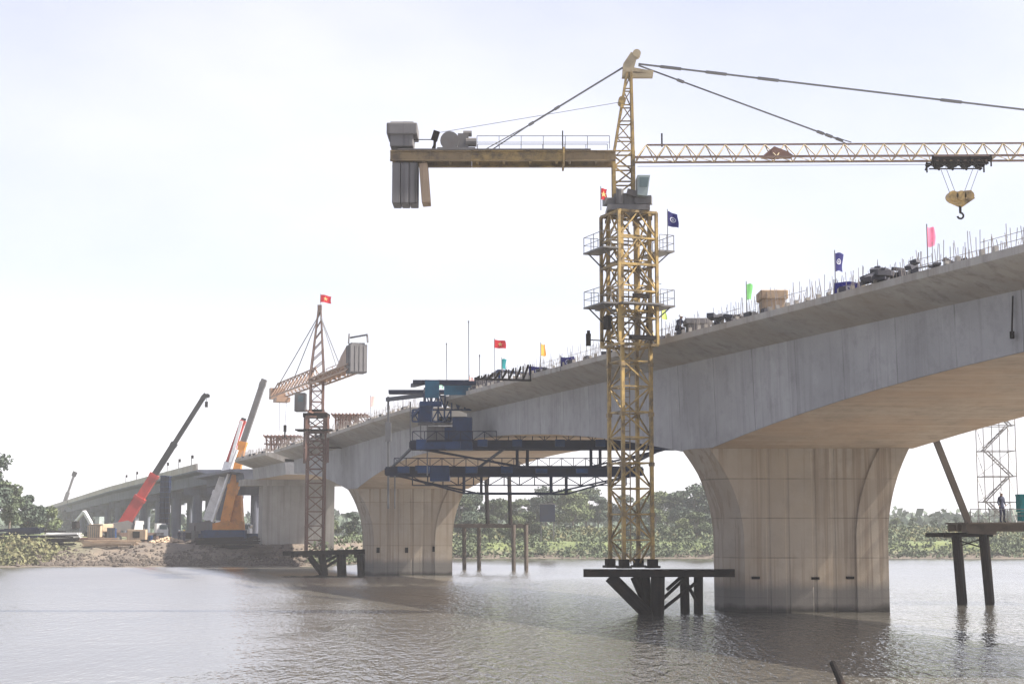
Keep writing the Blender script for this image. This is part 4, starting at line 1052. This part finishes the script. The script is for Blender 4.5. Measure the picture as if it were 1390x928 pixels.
oc, OX = truck_crane(316, 211, 0.1, 'orange mobile crane with steep orange and grey telescopic boom by the wall pier', M['orange'], M['orange'], M['blue'])
d = 211
A, B, T_ = at(307, 706, d), at(330, 600, d), at(357, 520, d)
boom(oc, [A, A.lerp(B, .45), B, T_], [M['orange'], M['orange'], M['greysteel']], [1.25, .95, .72])
MB().box(T_, (1.1, .8, .7), ry=-1.2).build('boom_head', M['greysteel'], oc)
MB().prism([at(296, 713, d) , at(329, 713, d), at(327, 672, d), at(317, 672, d)], (0, 1.6, 0)).build('boom_mount', M['orange'], oc)
MB().tube(at(288, 708, d - .8), at(322, 610, d - .8), .2, 8).build('lift_cylinder', M['white'], oc)
MB().box(at(306, 728, d - 3), (5.2, 1.8, 1.7)).build('base_tank', M['blue'], oc)
wc, WX = truck_crane(291, 219, .0, 'white and red mobile crane with white boom beside the orange crane', M['white'], M['greysteel'])
d = 219
A, B, T_ = at(281, 706, d), at(310, 628, d), at(330, 571, d)
boom(wc, [A, A.lerp(B, .5), B, T_], [M['white'], M['white'], M['red']], [.95, .8, .62])
MB().bar(T_ + Vector((-.1, -.35, 0)), B + Vector((.3, -.35, 0)), .4).build('boom_extension', M['white'], wc)
MB().box(T_, (.6, .5, .8), ry=.3).build('boom_head', M['black'], wc)
# far pale crane boom
a = at(82, 700, 470); a.z = land(a.x, 470)
fc = thing('mobile_crane', a, 'distant pale crane whose slim boom rises left of the viaduct end', 'mobile crane')
MB(XF(a)).box((0, 0, 1.2), (8, 2.4, 1)).prism([(-2, -1.1, 1.7), (1, -1.1, 1.7), (.5, -1.1, 3), (-2, -1.1, 3)], (0, 2.2, 0)).build('carrier', M['white'], fc)
A, T_ = at(82, 698, 470), at(101, 643, 470)
MB().bar(A, A.lerp(T_, .55), 1.0).bar(A.lerp(T_, .55), T_, .6).build('boom_section', M['greysteel'], fc)
MB().box(T_, (1.2, .8, 1.4), ry=.4).build('boom_head', M['darksteel'], fc)

# blue formwork tower by the viaduct
d = 236; a, b = at(217, 722, d), at(231, 645, d); a.z = land(a.x, d)
t = thing('formwork_tower', (a.x, d, a.z), 'tall dark blue steel column formwork tower in front of the approach viaduct', 'formwork tower')
w_ = b.x - a.x
MB().box((a.x + w_ * .27, d, (a.z + b.z) / 2), (w_ * .5, 1.3, b.z - a.z)).box((a.x + w_ * .78, d + .1, (a.z + b.z) / 2 - .1), (w_ * .44, 1.3, b.z - a.z - .2)).build('panel', M['darkblue'], t)
m = MB()
z = a.z + .4
while z < b.z: m.box((a.x + w_ / 2, d - .02, z), (w_ * 1.08, 1.5, .1)); z += .75
m.build('stiffener', M['blue'], t)

def crate(name, px0, px1, py0, py1, d, mat, lab, cat, ribs=True):
    a, b = at(px0, py1, d), at(px1, py0, d); gz = land((a.x + b.x) / 2, d); h_ = b.z - a.z; c = Vector(((a.x + b.x) / 2, d, gz))
    t = thing(name, c, lab, cat)
    w_ = b.x - a.x
    MB().box(c + Vector((0, 0, h_ / 2 + .1)), (w_, w_ * .7, h_)).build('body', mat, t, bevel=.05)
    m = MB()
    for i in range(6): m.box(c + Vector((-w_ / 2 + w_ * (i + .5) / 6, -w_ * .35 - .02, h_ / 2 + .1)), (.08, .07, h_ * .9))
    m.box(c + Vector((0, 0, .06)), (w_ * 1.04, w_ * .74, .12)); m.box(c + Vector((0, 0, h_ + .12)), (w_ * 1.04, w_ * .74, .08)); m.build('frame', M['greysteel'], t)
    return t
crate('site_container', 120, 138, 704, 724, 214, M['wood'], 'tan orange site container on the left bank beside the red crane', 'container')
crate('site_container', 146, 158, 701, 718, 219, M['blue'], 'small bright blue site container between tan container and red crane', 'container')
crate('water_tank', 148, 156, 695, 702, 224, M['white'], 'small white tank box behind the blue container', 'tank')
def stack(px0, px1, py, d, n_, lab, mat, seed, name='timber_stack'):
    a, b = at(px0, py, d), at(px1, py, d); q = random.Random(seed); m = MB(); c = (a + b) / 2; c.z = land(c.x, d)
    for i in range(n_):
        L_ = (b.x - a.x) * q.uniform(.5, 1); x_ = q.uniform(a.x, b.x - L_)
        y_ = d + q.uniform(-1.2, 1.2); z_ = land(x_ + L_ / 2, y_) + .12 + .14 * (i // 3)
        m.bar((x_, y_, z_), (x_ + L_, y_ + q.uniform(-.6, .6), z_ + q.uniform(-.1, .2)), q.uniform(.12, .3), .16)
    tag(m.build(name, mat, origin=c), lab, 'stack')
stack(-4, 58, 722, 201, 22, 'dark pipes stacked along the far left bank under the trees', M['darkblue'], 1, 'pipe_stack')
stack(40, 106, 722, 202, 20, 'dark and grey steel beams stacked left of the tan container', M['darksteel'], 2, 'beam_stack')
stack(58, 112, 715, 206, 14, 'pale boards stacked behind the dark steel beams', M['white'], 3, 'board_stack')
stack(112, 190, 730, 203, 18, 'pale timber laid on the bank below the red crane', M['wood'], 4)
stack(100, 150, 726, 207, 12, 'reddish timber pile beside the tan container', M['rustred'], 5)
stack(262, 352, 728, 203, 20, 'dark beams stacked in front of the orange crane', M['darksteel'], 6, 'beam_stack')
stack(334, 372, 745, 198, 14, 'grey planks heaped beside the wall pier foot', M['timber'], 7, 'plank_stack')

q = random.Random(33)
for i, (px_, d, mt, lab) in enumerate(((196, 214, 'dullrust', 'rusty fuel drum on the bank right of the red crane'), (204, 211, 'blue', 'blue fuel drum on the bank near the dark blue tower'), (212, 216, 'dullrust', 'brown fuel drum beside the foot of the dark blue tower'))):
    a = at(px_, 733, d); a.z = land(a.x, d); m = MB()
    m.tube(a, a + Vector((0, 0, .9)), .3, 14)
    for h_ in (.28, .6, .88): m.tube(a + Vector((0, 0, h_)), a + Vector((0, 0, h_ + .04)), .325, 14)
    tag(m.build('fuel_drum', M[mt]), lab, 'drum')
def gen(px_, d, mt, lab):
    a = at(px_, 733, d); a.z = land(a.x, d); t = thing('generator_set', a, lab, 'generator')
    MB().box(a + Vector((0, 0, 1.0)), (2.4, 1.1, 1.3)).build('body', mt, t, bevel=.05)
    MB().box(a + Vector((0, 0, .25)), (2.7, 1.2, .16)).box(a + Vector((0, -.57, 1.0)), (.9, .04, .8)).build('frame', M['darksteel'], t)
    MB().tube(a + Vector((.8, 0, 1.6)), a + Vector((.8, 0, 2.3)), .07).build('exhaust_pipe', M['darksteel'], t)
gen(256, 216, M['ballast'], 'dusty grey generator on the bank near the two workers')
gen(186, 209, M['ballast_tan'], 'dusty tan generator in front of the red crane wheels')
def exca(px_, d, rz, lab):
    a = at(px_, 733, d); a.z = land(a.x, d); t = thing('excavator', a, lab, 'excavator'); X_ = XF(a, rz)
    for s_ in (-.9, .9): MB(X_).prism([(-1.5, s_ - .25, 0.02), (1.5, s_ - .25, .02), (1.8, s_ - .25, .4), (1.5, s_ - .25, .8), (-1.5, s_ - .25, .8), (-1.8, s_ - .25, .4)], (0, .5, 0)).build('track', M['tyre'], t)
    MB(X_).box((-.4, 0, 1.4), (2.6, 2.0, 1.0)).build('body', M['wood'], t, bevel=.06)
    c_ = MB(X_).prism([(.1, -1.0, 1.9), (1.0, -1.0, 1.9), (.9, -1.0, 2.9), (.1, -1.0, 2.9)], (0, .9, 0)).build('cab', M['cabin'], t)
    MB(X_).box((.55, -1.02, 2.45), (.6, .04, .65)).build('window', M['glass'], c_)
    MB(X_).bar((.9, .3, 1.6), (2.6, .3, 3.6), .4).bar((2.6, .3, 3.6), (4.2, .3, 2.2), .32).build('arm', M['white'], t)
    MB(X_).prism([(3.9, -.1, 2.3), (4.5, -.1, 2.2), (4.4, -.1, 1.2), (3.6, -.1, 1.4)], (0, .8, 0)).build('bucket', M['darksteel'], t)
exca(134, 222, 2.6, 'dusty tan excavator with pale arm working behind the tan container')
for k_, (px_, d, r_) in enumerate(((228, 208, 1.6), (272, 206, 1.3))):
    a = at(px_, 733, d); qq = random.Random(k_); m = MB()
    for i in range(140):
        rr = r_ * math.sqrt(qq.random()); an = qq.random() * 6.28
        x_, y_ = a.x + rr * 1.5 * math.cos(an), d + rr * math.sin(an); m.rock((x_, y_, land(x_, y_) + max(0, (r_ - rr)) * .5), qq.uniform(.12, .3), qq)
    tag(m.build('spoil_heap', M['wood' if k_ == 0 else 'rock'], origin=(a.x, d, land(a.x, d))), ('low tan spoil heap on the bank left of the two workers', 'low grey spoil heap in front of the orange crane tank')[k_], 'heap')
# rubble revetment on the left bank
q = random.Random(5); m = MB()
for i in range(2600):
    x_ = q.uniform(-58, -24.5); y_ = shore(x_) + abs(q.gauss(0, 1)) * 5.0 - .3
    if y_ > shore(x_) + 14: continue
    m.rock((x_, y_, land(x_, y_) + .02), q.choice((.08, .1, .12, .16, .2, .3)) * q.uniform(.6, 1.4), q)
tag(m.build('rubble', M['rock'], origin=(-40, 195, 0)), 'grey rubble covering the left river bank below the cranes', 'rubble', kind='stuff')

# ------------------------------------------------------------------ vegetation
def leaf(m, c, s, q):
    n = Vector((q.gauss(0, 1), q.gauss(0, 1), q.gauss(.4, .8))).normalized()
    u = n.orthogonal().normalized(); u.rotate(Matrix.Rotation(q.random() * 6.3, 3, n)); v = n.cross(u)
    a = s * q.uniform(.6, 1.2); b = a * q.uniform(.5, .9); k = len(m.v)
    m.v += [tuple(c - u * a), tuple(c - v * b), tuple(c + u * a), tuple(c + v * b)]; m.f.append((k, k + 1, k + 2, k + 3))
def tree(name, lab, seed, h_, cw, mat, n_, ls, grp, loc, open_=1.0):
    q = random.Random(seed); t = thing(name, (0, 0, 0), lab, 'tree', grp)
    tr = MB(); th_ = h_ * q.uniform(.22, .34)
    tr.tube((0, 0, -.3), (.1, .05, th_), h_ * .028, 8, h_ * .02)
    blobs = []
    nb = q.randint(11, 15)
    for i in range(nb):
        a = q.random() * 6.28; rr = cw * math.sqrt(q.random()) * .75; zz = th_ + (h_ - th_) * q.uniform(.02, .92)
        rr *= (1.15 - .75 * max(0, (zz - th_) / (h_ - th_)) ** 1.6)
        c = Vector((rr * math.cos(a), rr * math.sin(a), zz)); s_ = cw * q.uniform(.26, .46)
        blobs.append((c, s_)); tr.tube((.1, .05, th_ * .9), c, h_ * .011, 5, h_ * .004)
    tr.build('trunk', M['bark'], t)
    m = MB()
    for i in range(n_):
        c, s_ = q.choice(blobs); d_ = Vector((q.gauss(0, 1), q.gauss(0, 1), q.gauss(0, .8))).normalized() * s_ * (q.random() ** .45) * open_
        d_.z *= .72; leaf(m, c + d_, ls, q)
    m.build('crown', mat, t, smooth=True)
    t.location = loc
    return t
GRP = 'trees of the wood on the far bank'
LAB = 'hazy green broadleaf tree in the wood beyond the far river bank'
protos = []
spots = []
q = random.Random(21)
# wood on the far bank between the trestle and the nearest pier, dropping to scrub further right
for px_, py_, d in ((622, 668, 268), (640, 662, 275), (655, 664, 290), (672, 668, 283), (690, 676, 300), (705, 672, 292), (722, 668, 310), (741, 655, 305), (758, 652, 318), (778, 660, 300), (795, 656, 325), (812, 664, 310), (840, 668, 322), (868, 668, 330), (888, 662, 318), (905, 668, 335), (920, 658, 308), (937, 652, 300), (952, 656, 312), (968, 662, 300), (985, 665, 306), (1010, 664, 320), (635, 690, 256), (665, 692, 258), (700, 696, 256), (715, 690, 259), (855, 708, 258), (878, 702, 257), (900, 706, 259), (925, 700, 262), (945, 690, 258), (965, 692, 262), (600, 668, 268), (575, 672, 262), (1215, 706, 300), (1240, 708, 310), (1268, 704, 320), (1300, 707, 305), (1330, 706, 315), (1362, 704, 300), (1392, 702, 310), (1420, 700, 300), (1180, 705, 310), (1150, 700, 305), (1110, 690, 310), (1060, 676, 315), (480, 690, 262), (510, 684, 268), (545, 680, 266), (450, 700, 262)):
    tp = at(px_, py_, d); spots.append((tp.x, d, land(tp.x, d), tp.z - land(tp.x, d)))
for i in range(5):
    protos.append(tree('broadleaf_tree', LAB, 40 + i, 10, (4.6, 3.9, 5.2, 4.2, 4.8)[i], M[('leaf_a', 'leaf_b', 'leaf_b', 'leaf_a', 'leaf_c')[i]], 5200, .3, GRP, (0, 0, 0)))
for i, (x_, y_, z_, h_) in enumerate(spots):
    k = i % 5; o = protos[k] if i < 5 else copy_tree(protos[k])
    s_ = max(.25, (h_ * .86 if x_ < 45 else h_ * .4) / 9.9); o.location = (x_, y_, z_); o.rotation_euler = (0, 0, q.random() * 6.28); o.scale = (s_ * q.uniform(1, 1.35), s_ * q.uniform(1, 1.35), s_)
# trees at the far left, each different
for i, (px_, py_, d, cw, lab, mt_) in enumerate(((-14, 612, 204, 3.6, 'tallest dark leaning tree cut by the left frame edge', 'leaf_b'), (14, 652, 209, 2.9, 'mid green bushy tree next to the left frame edge', 'leaf_a'), (40, 672, 216, 2.4, 'smaller green tree right of the bushy one on the left bank', 'leaf_b'), (62, 690, 238, 2.6, 'low pale tree furthest right of the left bank trees', 'leaf_c'))):
    tp = at(px_, py_, d); gz = land(tp.x, d)
    tree('bank_tree', lab, 70 + i, tp.z - gz, cw, M[mt_], 4200, .24, 'trees on the left bank', (tp.x, d, gz), 1.0)
# scrub and reeds (uncountable)
def scrub(name, lab, mat, n_, fn, ls, seed):
    q = random.Random(seed); m = MB()
    for i in range(n_):
        c, r_, h_ = fn(q)
        for k in range(24):
            a = q.random() * 6.28; rr = r_ * math.sqrt(q.random()); leaf(m, Vector((c[0] + rr * math.cos(a), c[1] + rr * math.sin(a), c[2] + h_ * q.random() * (1 - .55 * (rr / r_) ** 2))), ls, q)
    tag(m.build(name, mat, origin=(0, 250, 0), smooth=True), lab, 'shrubs', kind='stuff')
def far_fn(q):
    x_ = q.uniform(-24, 100); t_ = q.choice((q.uniform(-.3, 5), q.uniform(.2, 20), q.uniform(20, 60))); y_ = shore(x_) + t_
    k = .5 + .5 * math.sin(x_ * .35 + 1) * math.sin(x_ * .13 + y_ * .2)
    return (x_, y_, land(x_, y_)), q.uniform(.7, 1.9), q.uniform(.7, 2.0) * (.6 + k)
scrub('scrub', 'dense green scrub along the far river bank', M['leaf_a'], 1500, far_fn, .25, 8)
def far_fn2(q):
    x_ = q.uniform(-8, 100); t_ = q.uniform(12, 70); y_ = shore(x_) + t_
    return (x_, y_, land(x_, y_)), q.uniform(1, 3), q.uniform(.5, 1.3)
scrub('meadow_grass', 'pale yellow green tall grass behind the far bank scrub', M['reeds'], 900, far_fn2, .3, 9)
def left_fn(q):
    x_ = q.uniform(-75, -55.5); y_ = shore(x_) + q.uniform(.5, 11)
    return (x_, y_, land(x_, y_)), q.uniform(.5, 1.3), q.uniform(.5, 1.4)
scrub('reed_bed', 'dry yellow and green reeds at the water edge, far left', M['reeds'], 260, left_fn, .24, 10)
def wood_fn(q):
    x_ = q.uniform(-260, 260); y_ = q.uniform(430, 700)
    return (x_, y_, land(x_, y_)), q.uniform(3, 7), q.uniform(4, 8)
scrub('distant_wood', 'distant hazy tree line on the horizon', M['leaf_b'], 900, wood_fn, 1.5, 12)
# shed among the far trees
a = at(743, 707, 257); t = thing('shed', (a.x, 257, land(a.x, 257)), 'small blue grey box shed among the far bank trees', 'shed')
zt_ = at(743, 684, 257).z; zb_ = land(a.x, 257)
MB().box((a.x, 257, at(743, 696, 257).z), (2.4, 2.4, 2.7)).build('body', M['darkblue'], t)
for s_ in (-1, 1): MB().bar((a.x + s_, 257, zb_ - .2), (a.x + s_, 257, at(743, 707, 257).z + .1), .2).build('leg', M['greysteel'], t)
MB().box((a.x, 257, zt_ + .06), (2.7, 2.7, .12)).build('roof', M['greysteel'], t)

# ------------------------------------------------------------------ air, sky, sun, camera
HAZE = .00032
hz = MB(); hz.box((0, 400, 20), (1500, 1100, 48))
mh = bpy.data.materials.new('pale_haze'); mh.use_nodes = True; nt = mh.node_tree; nt.nodes.clear()
ou = nt.nodes.new('ShaderNodeOutputMaterial'); pv = nt.nodes.new('ShaderNodeVolumePrincipled')
pv.inputs['Color'].default_value = (.93, .95, 1, 1); pv.inputs['Density'].default_value = HAZE; pv.inputs['Anisotropy'].default_value = .0
nt.links.new(pv.outputs[0], ou.inputs['Volume'])
tag(hz.build('haze', mh, origin=(0, 400, -4)), kind='stuff')

SUN_EL, SUN_AZ = math.radians(50), math.radians(96)     # azimuth clockwise from +Y
wd = bpy.data.worlds.new('World'); S.world = wd; wd.use_nodes = True; nt = wd.node_tree
bg = nt.nodes['Background']
sky = nt.nodes.new('ShaderNodeTexSky'); sky.sky_type = 'NISHITA'; sky.sun_disc = False
sky.sun_elevation = SUN_EL; sky.sun_rotation = SUN_AZ; sky.altitude = 0; sky.air_density = 1.0; sky.dust_density = 1.3; sky.ozone_density = 1.5
hs = nt.nodes.new('ShaderNodeHueSaturation'); hs.inputs['Saturation'].default_value = .75
nt.links.new(sky.outputs[0], hs.inputs['Color'])
tc = nt.nodes.new('ShaderNodeTexCoord')
nz = noise(nt, tc.outputs['Generated'], 1.6, 5, .5, (1, 1, 2.2))
cl = ramp(nt, nz, .3, .8)
sepg = N(nt, 'ShaderNodeSeparateXYZ'); nt.links.new(tc.outputs['Generated'], sepg.inputs[0])
low = mathn(nt, 'MULTIPLY', ramp(nt, sepg.outputs[2], .3, .0), .75)
veil = mixc(nt, mathn(nt, 'MAXIMUM', mathn(nt, 'MULTIPLY', cl, .7), low), mixc(nt, 1.0, hs.outputs[0], (.785, .745, .78), 'MULTIPLY'), (5.75, 5.6, 6.1))
nt.links.new(veil, bg.inputs['Color']); bg.inputs['Strength'].default_value = .062
ld = bpy.data.lights.new('sun', 'SUN'); ld.energy = 4.2; ld.angle = math.radians(.6); ld.color = (1, .93, .82)
so = bpy.data.objects.new('sun', ld); C.objects.link(so)
dv = Vector((math.sin(SUN_AZ) * math.cos(SUN_EL), math.cos(SUN_AZ) * math.cos(SUN_EL), math.sin(SUN_EL)))
so.rotation_euler = dv.to_track_quat('Z', 'Y').to_euler(); so.location = (60, 40, 80)

cam = bpy.data.cameras.new('camera'); cam.lens = 36 * F / 1390; cam.sensor_width = 36; cam.clip_end = 6000; cam.clip_start = .5
co = bpy.data.objects.new('camera', cam); C.objects.link(co); co.location = (0, 0, HC); co.rotation_euler = (math.pi / 2 + PITCH, 0, 0)
S.camera = co
S.view_settings.view_transform = 'Standard'; S.view_settings.look = 'None'; S.view_settings.exposure = 1.9; S.view_settings.gamma = 1
S.cycles.max_bounces = 6; S.cycles.volume_bounces = 1
